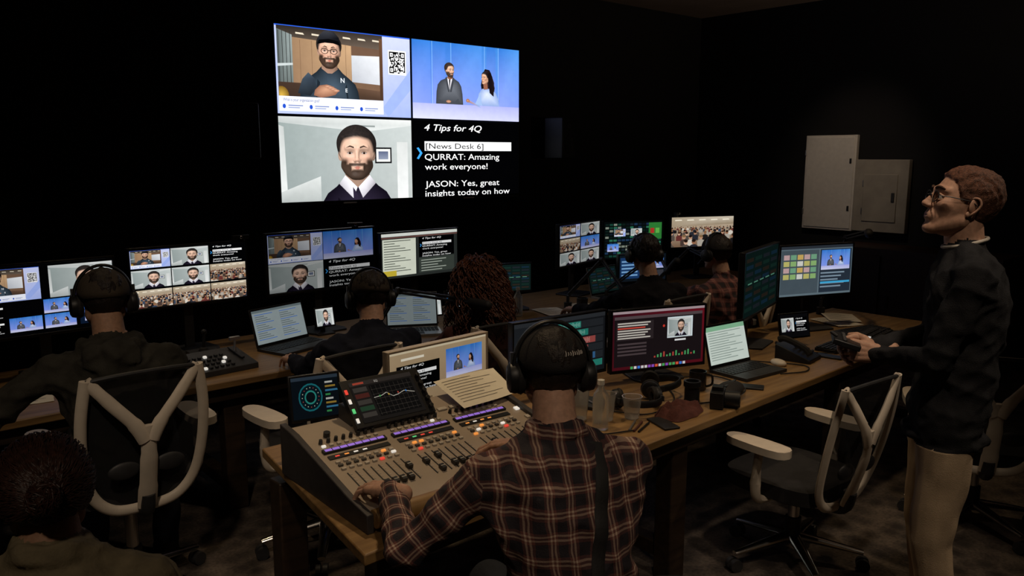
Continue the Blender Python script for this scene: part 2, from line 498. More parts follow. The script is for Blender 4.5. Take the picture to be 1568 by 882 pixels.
def bust(v, cx, cy, s, skin='#c08a6c', hair='#1d1512', shirt='#27313c', beard=True, glasses=False, cap=None, collar=None, wide=2.0, pitch=0):
    X = lambda a: cx+a*s
    Y = lambda a: cy+a*s
    B = lambda a: cy+(a+.16)*s
    sh = H(shirt); shd = tuple(c*.4 for c in sh); shl = tuple(c*1.9+.004 for c in sh)
    v.fan(X(.2), B(-2.3), [(X(-wide-.15), -.2), (X(-wide-.12), B(-3.2)), (X(-wide), B(-2.55)), (X(-wide+.2), B(-2.1)), (X(-1.35), B(-1.72)), (X(-.95), B(-1.45)), (X(-.6), B(-1.10)), (X(.6), B(-1.10)), (X(.95), B(-1.45)), (X(1.35), B(-1.72)), (X(wide-.2), B(-2.1)), (X(wide), B(-2.55)), (X(wide+.12), B(-3.2)), (X(wide+.15), -.2)], shl, shd)
    v.poly([(X(-.9), B(-1.9)), (X(-.72), B(-2.1)), (X(-1.0), B(-3.4)), (X(-1.1), B(-3.4))], shd)
    v.poly([(X(1.2), B(-2.1)), (X(1.1), B(-2.3)), (X(1.25), B(-3.4)), (X(1.35), B(-3.4))], shd)
    sk = H(skin); dk = tuple(c*.25 for c in sk); md = tuple(c*.55 for c in sk)
    v.poly([(X(-.54), Y(-.5)), (X(-.58), B(-1.22)), (X(-.16), B(-1.5)), (X(.16), B(-1.5)), (X(.58), B(-1.22)), (X(.54), Y(-.5))], [dk, md, md, md, dk, dk])
    if collar:
        v.poly([(X(-.56), B(-1.0)), (X(-.84), B(-1.35)), (X(-.22), B(-1.95)), (X(-.02), B(-1.5))], [collar, '#b8b4bc', '#d8d4dc', collar])
        v.poly([(X(.56), B(-1.0)), (X(.84), B(-1.35)), (X(.22), B(-1.95)), (X(.02), B(-1.5))], [collar, '#a8a4ac', '#c8c4cc', collar])
    v.gell(X(-.75), Y(-.02), .10*s, .24*s, sk, md); v.gell(X(.75), Y(-.02), .10*s, .24*s, md, dk)
    face(v, cx, cy, s*1.06, skin, hair, beard, pitch=pitch, wx=1.12)
    if glasses:
        for q in (-1, 1):
            n = 16
            for i in range(n):
                a = 2*math.pi*i/n; a2 = 2*math.pi*(i+1)/n
                v.poly([(X(.33*q+.27*math.cos(a)), Y(.05+.19*math.sin(a))), (X(.33*q+.27*math.cos(a2)), Y(.05+.19*math.sin(a2))), (X(.33*q+.22*math.cos(a2)), Y(.05+.15*math.sin(a2))), (X(.33*q+.22*math.cos(a)), Y(.05+.15*math.sin(a)))], '#0c0908', layer=v.L+1)
            v.L += 1
        v.rect(X(-.07), Y(.07), .14*s, .05*s, '#0c0908')
    if cap:
        v.poly([(X(-.82), Y(.50)), (X(-.72), Y(.95)), (X(-.38), Y(1.26)), (X(0), Y(1.34)), (X(.38), Y(1.26)), (X(.72), Y(.95)), (X(.82), Y(.50)), (X(0), Y(.75))], [cap, '#2c2e34', '#3a3c44', '#3a3c44', '#26282e', cap, cap, '#1c1d22'])
        v.poly([(X(-.84), Y(.44)), (X(-.3), Y(.56)), (X(.3), Y(.56)), (X(.84), Y(.44)), (X(.70), Y(.72)), (X(0), Y(.82)), (X(-.70), Y(.72))], '#08080a')

def qr(v, x, y, w, h):
    v.rect(x, y, w, h, '#f4f4f4'); v.L += 1; L = v.L
    rr = random.Random(5); n = 17
    def fin(i, j):
        for a, b in ((0, 0), (n-5, 0), (0, n-5)):
            if a <= i < a+5 and b <= j < b+5:
                return not (1 <= i-a <= 3 and 1 <= j-b <= 3) or (i-a == 2 and j-b == 2)
        return None
    for i in range(n):
        for j in range(n):
            f = fin(i, n-1-j)
            on = f if f is not None else rr.random() < .5
            if on: v.rect(x+w*(.06+.88*i/n), y+h*(.06+.88*j/n), w*.88/n*1.02, h*.88/n*1.02, '#0a0a0a', layer=L)

def pic_video_host(v):
    v.rect(0, 0, 1.78, 1, '#7d604a', '#6a5040')
    v.poly([(.24, .15), (1.22, .2), (1.22, .8), (.24, .86)], ['#94755a', '#a88868', '#caa47c', '#9c7c5e'])
    for i in range(5): v.rect(.36+i*.19, .16, .006, .66, '#7a5c44')
    v.poly([(0, .86), (1.78, .78), (1.78, 1), (0, 1)], ['#4a4038', '#6a5c50', '#3c342e', '#2a2520'])
    for i in range(6): v.poly([(.3+i*.26, .9), (.44+i*.26, .895), (.42+i*.26, .92), (.3+i*.26, .925)], '#e6dac2')
    v.poly([(0, 0), (.24, .1), (.24, .88), (0, .95)], ['#4a5150', '#69726f', '#9aa6a4', '#5b6564'])
    for i in range(4): v.rect(.02+i*.06, .08, .010, .85, '#30302f')
    v.poly([(0, .42), (.24, .45), (.24, .48), (0, .46)], '#c8d0d0')
    v.poly([(0, 0), (1.78, 0), (1.78, .14), (.9, .2), (0, .2)], ['#3a2c24', '#4d3a2e', '#6a5040', '#5a4232', '#433229'])
    v.poly([(1.22, .26), (1.72, .24), (1.72, .68), (1.22, .66)], ['#b8bcc4', '#d5d8de', '#eceef2', '#d4d8de'])
    v.rect(1.72, .0, .06, .95, '#4a3426', '#6a4a34')
    bust(v, .84, .68, .235, skin='#dcae94', cap='#121317', glasses=True, shirt='#33404c', wide=2.05)
    v.poly([(.30, .05), (.38, .26), (.48, .36), (.58, .28), (.62, .14), (.5, .02)], ['#252d36', '#3c4854', '#4a5866', '#323c48', '#2a323a', '#20252a'])
    v.fan(.76, .13, [(.56, .03), (.58, .11), (.66, .18), (.78, .20), (.90, .17), (.97, .10), (.92, .05), (.8, .02), (.68, .0)], '#d8a282', '#94644e')
    for i in range(4): v.gell(.80+i*.045, .17-.018*i, .060, .020, '#e4b092', '#b07a60')
    v.text('N', 1.02, .24, .1, '#e8eef2', bold=.02); v.text('E', 1.10, .10, .08, '#e8eef2', bold=.02)
    v.gell(.04, .0, .12, .14, '#d8b04a', '#7a5a20')

def pic_host(v):
    v.poly([(0, 0), (1.78, 0), (1.78, 1), (0, 1)], [H('#b8c4f2'), H('#a2b4ee'), H('#cdd4f8'), H('#c2ccf4')])
    v.poly([(1.45, 0), (1.78, .35), (1.78, .6), (1.36, .1)], '#9db2f0')
    v.rect(.02, .03, 1.36, .17, '#f1f4ff')
    v.text('What is your organization goal?', .07, .145, .05, '#3b4a88', width=.45)
    for i in range(4):
        v.ell(.08+i*.33, .085, .020, .026, '#2450c8')
        v.rect(.13+i*.33, .09, .18, .012, '#7d8dc0'); v.rect(.13+i*.33, .065, .14, .012, '#9aa7d0')
    pic_video_host(v.sub(.02, .2, 1.36, .79))
    qr(v, 1.46, .53, .26, .3)
    v.rect(.0, .985, 1.78, .015, '#2a5fe0')

def pic_anchors(v):
    v.poly([(0, 0), (1.78, 0), (1.78, 1), (0, 1)], ['#7a98f0', '#6e92ea', '#3f89d8', '#2971cf'])
    for x, w, c in ((.0, .28, '#3a82dd'), (.32, .2, '#317bd6'), (.62, .5, '#448de0'), (1.2, .16, '#347ad2'), (1.42, .36, '#4c94e2')):
        v.poly([(x, .2), (x+w, .2), (x+w, 1), (x, 1)], ['#8a9ff2', '#7f98f0', c, '#2f76d0'])
    for x in (.3, .6, 1.16, 1.4): v.poly([(x, .2), (x+.012, .2), (x+.012, 1), (x, 1)], ['#a4bbf6', '#a4bbf6', '#6aa6ea', '#6aa6ea'])
    v.poly([(0, 0), (1.78, 0), (1.78, .2), (0, .2)], ['#d8daf4', '#c9ccf0', '#a9aeea', '#b4b9ee'])
    v.fan(.62, .42, [(.36, .2), (.37, .36), (.39, .45), (.44, .505), (.52, .535), (.56, .56), (.62, .56), (.66, .535), (.73, .50), (.77, .44), (.79, .34), (.80, .2)], '#70747c', '#3c3f46')
    v.poly([(.42, .2), (.38, .27), (.48, .235), (.66, .235), (.72, .28), (.76, .2)], '#44484f')
    v.poly([(.535, .55), (.58, .38), (.63, .55)], '#e6e4ea')
    v.poly([(.57, .53), (.58, .36), (.595, .53)], '#1a1c22')
    v.poly([(.51, .54), (.54, .56), (.575, .36), (.555, .36)], '#40434a'); v.poly([(.66, .54), (.63, .56), (.585, .36), (.61, .36)], '#40434a')
    v.poly([(.55, .59), (.62, .59), (.63, .54), (.585, .52), (.545, .54)], '#8a5c46')
    face(v, .582, .64, .092, '#dcae92', '#2c1c15', True, yaw=28)
    v.gell(.56, .235, .04, .018, '#d8a688', '#a87458')
    v.fan(1.2, .55, [(1.13, .62), (1.10, .48), (1.12, .36), (1.2, .28), (1.32, .32), (1.34, .45), (1.30, .6), (1.25, .69), (1.17, .70)], '#2c2026', '#120c10')
    v.fan(1.2, .36, [(1.04, .2), (1.06, .36), (1.12, .43), (1.2, .44), (1.28, .43), (1.36, .38), (1.41, .28), (1.42, .2)], '#d8e2f8', '#8fa8da')
    v.poly([(1.04, .22), (.88, .27), (.88, .24), (1.1, .17)], ['#8faee2', '#c98f70', '#b07a5c', '#8faee2'])
    v.poly([(1.09, .38), (1.0, .22), (1.12, .2)], '#9fbae6')
    v.poly([(1.14, .52), (1.21, .52), (1.22, .43), (1.15, .42)], '#94604a')
    face(v, 1.178, .575, .084, '#d4a284', '#1a1216', False, yaw=-38)
    v.poly([(1.16, .655), (1.215, .62), (1.235, .5), (1.25, .38), (1.32, .33), (1.33, .52), (1.27, .66), (1.2, .69)], ['#2c2026', '#140d11', '#140d11', '#140d11', '#1c1418', '#2c2026', '#140d11', '#2c2026'])
    v.gell(.875, .26, .03, .025, '#d8a080', '#95634a')

def pic_beard(v):
    v.poly([(0, 0), (1.78, 0), (1.78, 1), (0, 1)], ['#8f9a99', '#b9bfbd', '#c9d0ce', '#98a4a2'])
    v.poly([(0, 1), (.0, .93), (1.1, .84), (1.78, .93), (1.78, 1)], ['#c8cccb', '#bcc2c0', '#dfe3e1', '#d8dcda', '#e8eae8'])
    v.rect(1.05, .9, .2, .02, '#8e9694')
    v.poly([(0, 0), (.0, .9), (.06, .88), (.08, 0)], ['#e4e8e6', '#c8ccca', '#c0c4c2', '#e4e8e6'])
    v.poly([(0, 0), (0, .12), (.5, .3), (.5, 0)], ['#aab0ae', '#c8cdcb', '#d8dcda', '#b0b6b4'])
    v.rect(1.56, .0, .16, .72, '#e9ebea', '#d5d8d6')
    v.rect(1.24, .45, .24, .2, '#17181a'); v.rect(1.26, .47, .2, .16, '#e7e8e4'); v.rect(1.29, .5, .14, .1, '#8b94a8', '#5a6480')
    bust(v, .99, .56, .3, skin='#dcb49c', hair='#1b1310', shirt='#1e1828', collar='#f0eef4', wide=1.8)
    v.poly([(.92, .16), (.95, .12), (.99, .05), (1.0, -.1), (.93, -.1)], '#2c2438')

def pic_script(v):
    v.rect(0, 0, 1.78, 1, '#020203')
    v.text('4 Tips for 4Q', .17, .875, .12, '#f5f5f5', width=.94, bold=.012, shear=.25)
    v.rect(.17, .61, 1.47, .125, '#f5f5f5')
    v.text('[News Desk 6]', .19, .637, .105, '#08080a', width=.95)
    v.text('QURRAT: Amazing', .17, .49, .115, '#f5f5f5', width=1.25, bold=.006)
    v.text('work everyone!', .17, .36, .115, '#f5f5f5', width=1.04, bold=.006)
    v.text('JASON: Yes, great', .17, .13, .115, '#f5f5f5', width=1.25, bold=.006)
    v.text('insights today on how', .17, .005, .115, '#f5f5f5', width=1.44, bold=.006)
    v.poly([(.045, .645), (.075, .655), (.135, .58), (.075, .5), (.045, .51), (.095, .58)], '#3aa0f0')

def pic_crowd(v, seed=1):
    rr = random.Random(seed)
    v.rect(0, 0, 1.78, 1, '#7a5e48', '#cbb9a0')
    v.poly([(0, .68), (1.78, .74), (1.78, 1), (0, 1)], ['#a8957c', '#9a876e', '#d8ccb8', '#b8a88e'])
    for i in range(5): v.poly([(.1+.34*i, .88), (.3+.34*i, .885), (.28+.34*i, .92), (.1+.34*i, .915)], '#fff6e0')
    for j in range(6):
        s_ = .03+.017*j; y = .66-.025*j-.015*j*j
        v.L += 1; L = v.L; n = int(1.78/(s_*2.9))
        xs = [((i+rr.uniform(-.3, .3))*s_*2.95, y+rr.uniform(-.015, .015)) for i in range(n+1)]
        for x, yy in xs:
            c = H(rr.choice(['#2a2c34', '#5a5048', '#b0a89c', '#1c1a1c', '#d8d0c4', '#4a3a34', '#6a3430', '#38465a']))
            v.poly([(x-s_, yy-s_*3), (x-s_*1.05, yy-s_*1.2), (x-s_*.4, yy-s_*.7), (x+s_*.4, yy-s_*.7), (x+s_*1.05, yy-s_*1.2), (x+s_, yy-s_*3)], c, layer=L)
        for x, yy in xs:
            v.ell(x, yy, s_*.55, s_*.75, rr.choice(['#c89a7c', '#d8ae92', '#9a6a4e', '#b8886c']), n=7, layer=L+1)
            v.ell(x, yy+s_*.4, s_*.55, s_*.5, rr.choice(['#241812', '#4a3020', '#8a6a48', '#1a1412']), n=6, layer=L+2)
        v.L += 2

def pic_quad(v):
    v.rect(0, 0, 1.78, 1, '#050506')
    pic_host(v.sub(.01, .505, .875, .485)); pic_anchors(v.sub(.895, .505, .875, .485))
    pic_beard(v.sub(.01, .01, .875, .485)); pic_script(v.sub(.895, .01, .875, .485))

def pic_multi(v):
    v.rect(0, 0, 1.78, 1, '#030304')
    c = [[pic_host, pic_beard, pic_script], [pic_beard, pic_beard, lambda q: pic_crowd(q, 3)], [lambda q: pic_crowd(q, 4), lambda q: pic_crowd(q, 5), lambda q: pic_crowd(q, 6)]]
    for j in range(3):
        for i in range(3):
            c[j][i](v.sub(.012+i*.59, .68-j*.335, .575, .30))

def pic_multi2(v):
    v.rect(0, 0, 1.78, 1, '#030304')
    pic_host(v.sub(.02, .5, .82, .46)); pic_beard(v.sub(.95, .5, .82, .46))
    for i, f in enumerate((pic_script, pic_anchors, pic_anchors)):
        f(v.sub(.02+i*.42, .06, .39, .2))
        f(v.sub(.02+i*.42, .28, .39, .2)) if i != 1 else None
    v.rect(1.3, .06, .46, .42, '#0c1a30'); pic_anchors(v.sub(1.36, .1, .3, .2))

def pic_wave(v):
    v.rect(0, 0, 1.78, 1, '#1c1e21')
    v.rect(0, .93, 1.78, .07, '#33363a')
    v.rect(.0, 0, .34, .93, '#25282c')
    v.ell(.16, .62, .1, .1, '#46b0a0'); v.ell(.16, .62, .08, .08, '#25282c'); v.text('36', .1, .58, .1, '#e0f0ee')
    for j in range(5): v.rect(.03, .44-.08*j, .26, .045, '#3a4046')
    cc = ['#2f8f7e', '#2f8f7e', '#b05550', '#b05550', '#3e6f9e', '#2f8f7e']
    for j in range(6):
        v.rect(.38, .78-.14*j, 1.36, .12, '#2b2e32')
        v.rect(.38+.1*(j % 3), .785-.14*j, .9+.05*j, .11, cc[j])
        v.L += 1; rr = random.Random(j)
        for i in range(60):
            a = rr.uniform(.01, .05); v.rect(.40+.1*(j % 3)+i*.0145, .84-.14*j-a, .006, 2*a, '#9ad6c8' if cc[j] == '#2f8f7e' else '#e8a8a0', layer=v.L)

def pic_cueapp(v):
    v.poly([(0, 0), (1.78, 0), (1.78, 1), (0, 1)], [H('#481018'), H('#55101a'), H('#6a1420'), H('#30101a')])
    v.rect(.04, .05, 1.7, .86, '#1b1416'); v.rect(.04, .86, 1.7, .05, '#55474a')
    v.rect(.0, .955, 1.78, .045, '#a89498')
    v.rect(.08, .5, .7, .32, '#2c2426')
    for j in range(7): v.rect(.1, .78-.042*j, .62-.05*(j % 3), .022, '#c9c2b8' if j != 2 else '#d24c3c')
    v.rect(1.05, .48, .5, .36, '#d9e4e8'); pic_beard(v.sub(1.06, .5, .46, .32))
    v.rect(1.2, .42, .22, .03, '#e8e8e8'); v.ell(.98, .7, .022, .022, '#d83a2c'); v.ell(1.3, .6, .02, .02, '#46c05a')
    for j in range(4): v.rect(.1, .42-.06*j, .55, .03, '#4a3e40')
    for i in range(14): v.rect(.8+i*.06, .16, .03, .03+.02*(i % 4), '#4aa060' if i % 3 else '#b0443a')
    for i in range(16): v.rect(.35+i*.068, .0, .05, .045, random.Random(i).choice(['#3a7ad8', '#d8d8d8', '#d85a3a', '#48a860', '#8a50c0']))

def pic_doc(v, bg='#98a4a6'):
    v.rect(0, 0, 1.78, 1, bg)
    v.rect(0, .93, 1.78, .07, '#6c797c')
    for col in range(2):
        for j in range(13):
            v.rect(.08+col*.86, .86-j*.062, .62-.1*((j*7) % 4), .018, '#5a666c' if j % 4 else '#3a6cc0')

def pic_sheet(v):
    v.rect(0, 0, 1.78, 1, '#d2ded4'); v.rect(0, .88, 1.78, .12, '#86b894')
    for j in range(12): v.rect(.08, .82-j*.065, 1.5-.3*((j*5) % 3), .02, '#8d9c94')

def pic_pads(v):
    v.rect(0, 0, 1.78, 1, '#5f6f78')
    v.rect(0, .94, 1.78, .06, '#2a3038')
    v.rect(.02, .04, .92, .88, '#46525a')
    cc = ['#b9b46a', '#c8a860', '#8ab070', '#c0a0a0', '#d0d0c8', '#70a080']
    for j in range(4):
        for i in range(5):
            v.rect(.08+i*.165, .34+j*.13, .14, .1, cc[(i*2+j*3) % 6])
    v.rect(.97, .04, .79, .88, '#26303c'); pic_anchors(v.sub(1.0, .5, .72, .4))
    for j in range(5): v.rect(1.0, .42-.07*j, .6-.08*(j % 3), .03, '#7c90a0')
    v.rect(1.0, .22, .74, .04, '#3fa8d8')

def pic_green(v):
    v.rect(0, 0, 1.78, 1, '#060a0a')
    rr = random.Random(2)
    for j in range(11):
        for i in range(14):
            c = rr.choice(['#0c1c18', '#174034', '#1a242c', '#0c1c18', '#2a6a52', '#7c8478', '#101c28', '#0c1418', '#1c3450'])
            v.rect(.04+i*.123, .04+j*.085, .1, .055, c)
    pic_host(v.sub(.3, .6, .34, .2)); pic_beard(v.sub(.8, .6, .34, .2)); pic_anchors(v.sub(.1, .2, .34, .2))
    v.rect(1.35, .5, .4, .45, '#2d7a34'); v.rect(1.4, .66, .12, .14, '#b03028'); v.rect(1.56, .66, .12, .14, '#5fb04a')

def pic_scripted(v):
    v.rect(0, 0, 1.78, 1, '#2a2e2c')
    v.rect(0, .93, 1.78, .07, '#e4e8e0'); v.rect(0, .89, 1.78, .03, '#6e4a44')
    v.rect(.03, .05, .75, .82, '#dfe4d2')
    for j in range(14): v.rect(.06, .82-.056*j, .6-.12*((j*3) % 4), .016, '#4a5048')
    v.rect(.03, .05, .3, .12, '#d0b83a')
    s = v.sub(.85, .42, .85, .46); pic_script(s)
    v.rect(.85, .06, .85, .34, '#3b423c')
    for j in range(5): v.rect(.9, .33-.06*j, .6-.1*(j % 3), .02, '#a8b0a4')

def pic_six(v):
    v.rect(0, 0, 1.78, 1, '#181412')
    k = [pic_host, pic_beard, pic_crowd, pic_anchors, pic_beard, pic_beard]
    for i in range(6): k[i](v.sub(.03+(i % 2)*.88, .68-(i//2)*.33, .84, .3))

def pic_eq(v):
    v.rect(0, 0, 1.78, 1, '#26221f'); v.rect(0, .9, 1.78, .1, '#3c3530')
    v.rect(.5, .08, 1.2, .78, '#171514')
    for i in range(9): v.rect(.55+i*.13, .1, .004, .74, '#5a524a')
    for j in range(6): v.rect(.52, .14+j*.12, 1.16, .005, '#5a524a')
    pts = [(.52, .55), (.75, .57), (.9, .62), (1.05, .5), (1.2, .52), (1.4, .58), (1.68, .5)]
    v.poly(pts+[(x, y-.014) for x, y in pts[::-1]], '#e8e0d0')
    for x, c in ((.7, '#4cc060'), (.95, '#d8b040'), (1.22, '#d05040'), (1.45, '#4a90e0')): v.ell(x, .56, .02, .025, c)
    for j in range(5): v.rect(.05, .12+.155*j, .38, .11, ['#4a443e', '#2e4a34', '#4a443e', '#5a2c26', '#4a443e'][j])
    v.rect(.1, .925, .3, .05, '#c0503c'); v.text('EQ', .7, .915, .07, '#e8e0d4')

def pic_dial(v):
    v.rect(0, 0, 1.78, 1, '#0e141a')
    v.ell(.55, .5, .36, .34, '#1d7078'); v.ell(.55, .5, .32, .30, '#0e1c24'); v.ell(.55, .5, .18, .17, '#2f9084'); v.ell(.55, .5, .14, .13, '#0c1418')
    for i in range(16):
        a = i*math.pi/8; v.rect(.55+.25*math.cos(a)-.01, .5+.235*math.sin(a)-.01, .02, .02, '#e8f0d0' if i % 3 else '#e05040')
    for j in range(8): v.rect(1.0, .1+.1*j, .15+.08*((j*3) % 4), .045, ['#3a9050', '#3a7aa0', '#a08034', '#c8c8c0'][j % 4])
    v.rect(0, .92, 1.78, .08, '#303c48')

def pic_tan(v):
    v.rect(0, 0, 1.78, 1, '#9c8262', '#b29a78')
    v.rect(0, .96, 1.78, .04, '#d8c8a8')
    s = v.sub(.12, .3, .76, .46); pic_script(s)
    pic_anchors(v.sub(1.0, .38, .7, .5))
    v.rect(.2, .84, .4, .04, '#efe6d0'); v.rect(.14, .1, .6, .05, '#6f5a40')

def pic_dark(v):
    v.rect(0, 0, 1.78, 1, '#10201e')
    for j in range(8):
        for i in range(4): v.rect(.1+i*.42, .08+j*.11, .34, .06, ['#162e28', '#20262c', '#162c3c', '#2a241e'][(i+j) % 4])
    for i in range(5): v.rect(.2+i*.3, .5, .2, .02, '#5f9a80')

def pic_blueui(v):
    v.rect(0, 0, 1.78, 1, '#101820')
    v.rect(.05, .1, .8, .8, '#1c3c6a'); pic_anchors(v.sub(.95, .45, .75, .42))
    for j in range(5): v.rect(.1, .2+.13*j, .6, .06, '#7fb0e0')
    v.rect(.95, .1, .75, .28, '#3a3a40')

# ------------------------------------------------------------ room
def slab(name, c, s, m):
    b = MB(); b.box((0, 0, 0), s, m); return b.obj(name, T(*c))
XR, YF, XL, YB, ZC = 7.95, 5.85, -3.2, -2.6, 3.42
slab('floor', ((XL+XR)/2, (YB+YF)/2, -.05), (XR-XL+.4, YF-YB+.4, .1), carpet())
slab('ceiling', ((XL+XR)/2, (YB+YF)/2, ZC+.05), (XR-XL+.4, YF-YB+.4, .1), M_ceil)
slab('wall_front', ((XL+XR)/2, YF+.05, ZC/2), (XR-XL+.2, .1, ZC), M_wall)
slab('wall_right', (XR+.05, (YB+YF)/2, ZC/2), (.1, YF-YB+.2, ZC), M_wall)
slab('wall_left', (XL-.05, (YB+YF)/2, ZC/2), (.1, YF-YB+.2, ZC), M_wall)
slab('wall_back', ((XL+XR)/2, YB-.05, ZC/2), (XR-XL+.2, .1, ZC), M_wall)
slab('baseboard_front', ((XL+XR)/2, YF-.0075, .05), (XR-XL, .015, .1), M_black)
slab('baseboard_right', (XR-.0075, (YB+YF)/2, .05), (.015, YF-YB-.04, .1), M_black)

# ------------------------------------------------------------ video wall
def monitor(name, pL, pR, z0, z1, draw, k=.6, stand=True, zd=.75, tilt=0, bez=.010, thick=.03, vw=1.78, vh=1., frame=None, wall=False):
    pL = V((*pL, 0)); pR = V((*pR, 0)); d = pR-pL; w = d.length; h = z1-z0
    c = (pL+pR)/2; ang = math.degrees(math.atan2(d.y, d.x))
    e = empty(name, T(c.x, c.y, zd) @ RZ(ang))
    L = T(0, 0, z0-zd) @ RX(-tilt)
    fm = frame or M_bezel
    b = MB()
    b.box((0, thick/2, h/2), (w, thick, h), fm)
    b.box((0, thick+.012, h*.48), (w*.6, .03, h*.6), M_dark)
    for x in (-1, 1): b.box((x*(w/2-bez/2), -.003, h/2), (bez, .008, h), fm)
    b.box((0, -.003, h-bez/2), (w-2*bez, .008, bez), fm); b.box((0, -.003, bez*.8), (w-2*bez, .008, bez*1.6), fm)
    b.obj('casing', L, e, bev=.002)
    picture(w-2*bez, h-2.6*bez, draw, k, L @ T(0, -.0005, 1.6*bez) @ RX(90), e, vw=vw, vh=vh, dl=4e-5)
    if stand:
        b = MB()
        b.box((0, .085, (z0-zd+h*.4)/2+.005), (.055, .022, z0-zd+h*.4), M_dark)
        b.box((0, .06, z0-zd+h*.4), (.1, .05, .1), M_dark)
        pts = [(-.12, -.06), (.12, -.06), (.14, .0), (.12, .16), (-.12, .16), (-.14, 0)]
        b.prism(pts, .0005, .012, M_dark)
        b.obj('stand', None, e, bev=.003)
    return e

dw = empty('video_wall_display', T(3.895, 5.75, 1.519))
W2, H2 = 2.39/2, 1.316/2
for i, (ix, iz, f) in enumerate(((-1, 1, pic_host), (1, 1, pic_anchors), (-1, 0, pic_beard), (1, 0, pic_script))):
    b = MB(); cx = ix*W2/2; z = iz*H2
    b.box((cx, .045, z+H2/2), (W2-.002, .085, H2-.002), M_bezel)
    b.obj('panel_%d' % (i+1), None, dw, bev=.003)
    picture(W2-.02, H2-.02, f, 1.25, T(cx, -.001, z+.01) @ RX(90), dw, dl=6e-5)
b = MB()
b.box((0, .0, -.012), (2.4, .05, .02), M_dark)
for x in (-.6, .6): b.box((x, -.03, -.012), (.12, .012, .012), M_grey)
b.obj('lower_trim', T(0, .04, 0), dw, bev=.003)

def speaker(x, z, rot):
    b = MB()
    b.box((0, 0, 0), (.24, .2, .38), M_black)
    b.lathe([(.085, 0), (.08, .012), (.03, -.01), (0, -.005)], M_soft, T(0, -.101, -.06) @ RX(90))
    b.lathe([(.035, 0), (.03, .008), (0, .004)], M_soft, T(0, -.101, .11) @ RX(90))
    b.box((0, .15, 0), (.06, .14, .06), M_dark)
    b.obj('wall_speaker', T(x, 5.63, z) @ RZ(rot), bev=.008)
speaker(2.36, 2.05, -12); speaker(5.5, 2.04, 15)

b = MB()
b.box((0, 0, 0), (.05, .54, .95), M_grey)
b.box((-.028, 0, 0), (.008, .50, .91), M_grey)
for z in (-.25, .22): b.box((-.035, -.22, z), (.012, .02, .05), M_black)
for z in (-.3, .3): b.cyl((-.03, .265, z-.03), (-.03, .265, z+.03), .008, M_silver)
b.obj('electrical_cabinet', T(7.92, 4.17, 1.605), bev=.006)
M_gp = mat('grey_painted_steel', (.36, .32, .26), .5, var=.12, scale=8)
b = MB()
b.box((0, 0, 0), (.07, .52, .70), M_gp)
b.box((-.038, .0, -.02), (.012, .33, .46), M_gp)
b.box((-.047, -.13, -.01), (.012, .03, .09), M_dark)
for z in (-.15, .12): b.cyl((-.04, .17, z-.03), (-.04, .17, z+.03), .007, M_silver)
b.obj('breaker_panel', T(7.91, 3.63, 1.49), bev=.005)
b = MB()
b.box((0, 0, .52), (.5, 1.5, 1.02), M_redwood)
for y in (-.5, 0, .5):
    b.box((-.258, y, .52), (.016, .47, .9), M_redwood); b.cyl((-.285, y+.18, .5), (-.285, y+.18, .62), .006, M_dark)
b.box((0, 0, .02), (.46, 1.46, .04), M_black)
b.obj('wooden_credenza', T(7.66, 3.1, 0), bev=.004)

# ------------------------------------------------------------ desks
def desk(name, pts, legs):
    b = MB()
    b.prism(pts, .712, .75, M_wood)
    cx = sum(p[0] for p in pts)/len(pts); cy = sum(p[1] for p in pts)/len(pts)
    ins = [(cx+(x-cx)*.965, cy+(y-cy)*.88) for x, y in pts]
    b.prism(ins, .63, .712, M_leg)
    for x, y in legs:
        b.box((x, y, .325), (.11, .09, .65), M_leg)
    ys = sorted(set(round(y, 2) for x, y in legs))
    for x in sorted(set(x for x, y in legs)):
        b.box((x, (ys[0]+ys[-1])/2, .12), (.07, ys[-1]-ys[0], .07), M_leg)
    return b.obj(name, bev=.006)
desk('control_room_desk', [(1.105, 1.915), (5.75, 2.11), (5.75, 2.95), (1.25, 2.93)],
     [(x, y) for x in (1.3, 2.78, 4.25, 5.6) for y in (2.12, 2.82)])
desk('control_room_desk', [(-1.6, 3.93), (6.9, 4.0), (6.9, 4.95), (-1.6, 4.9)],
     [(x, y) for x in (-1.4, .3, 1.6, 3.2, 4.9, 6.7) for y in (4.12, 4.8)])

monitor('computer_monitor', (.54, 4.66), (1.235, 4.7), .96, 1.345, pic_multi2, .8)
monitor('computer_monitor', (1.30, 4.7), (1.985, 4.72), 1.02, 1.378, pic_multi, .95)
monitor('computer_monitor', (2.085, 4.68), (2.875, 4.72), 1.02, 1.412, pic_quad, .32)
monitor('computer_monitor', (2.89, 4.68), (3.565, 4.7), 1.032, 1.365, pic_scripted, .75)
monitor('computer_monitor', (4.407, 4.516), (5.07, 4.69), .995, 1.35, pic_six, .5)
monitor('computer_monitor', (5.11, 4.7), (5.67, 4.50), .985, 1.33, pic_green, .9)
monitor('computer_monitor', (5.95, 4.64), (6.57, 4.38), 1.03, 1.33, pic_crowd, .85)
monitor('computer_monitor', (3.72, 4.52), (4.02, 4.40), .88, 1.1, pic_dark, .8)
monitor('computer_monitor', (4.86, 4.30), (5.30, 4.16), .86, 1.10, pic_blueui, .7)
monitor('computer_monitor', (2.345, 2.70), (2.925, 2.655), .82, 1.135, pic_wave, .5)
monitor('computer_monitor', (2.945, 2.645), (3.475, 2.463), .80, 1.125, pic_cueapp, .75)
monitor('computer_monitor', (3.906, 2.53), (4.61, 2.74), .95, 1.345, pic_dark, .5)
monitor('computer_monitor', (4.64, 2.75), (5.204, 2.545), .966, 1.315, pic_pads, .85)
monitor('computer_monitor', (1.73, 2.77), (2.30, 2.82), .80, 1.085, pic_tan, .6, frame=M_tan)

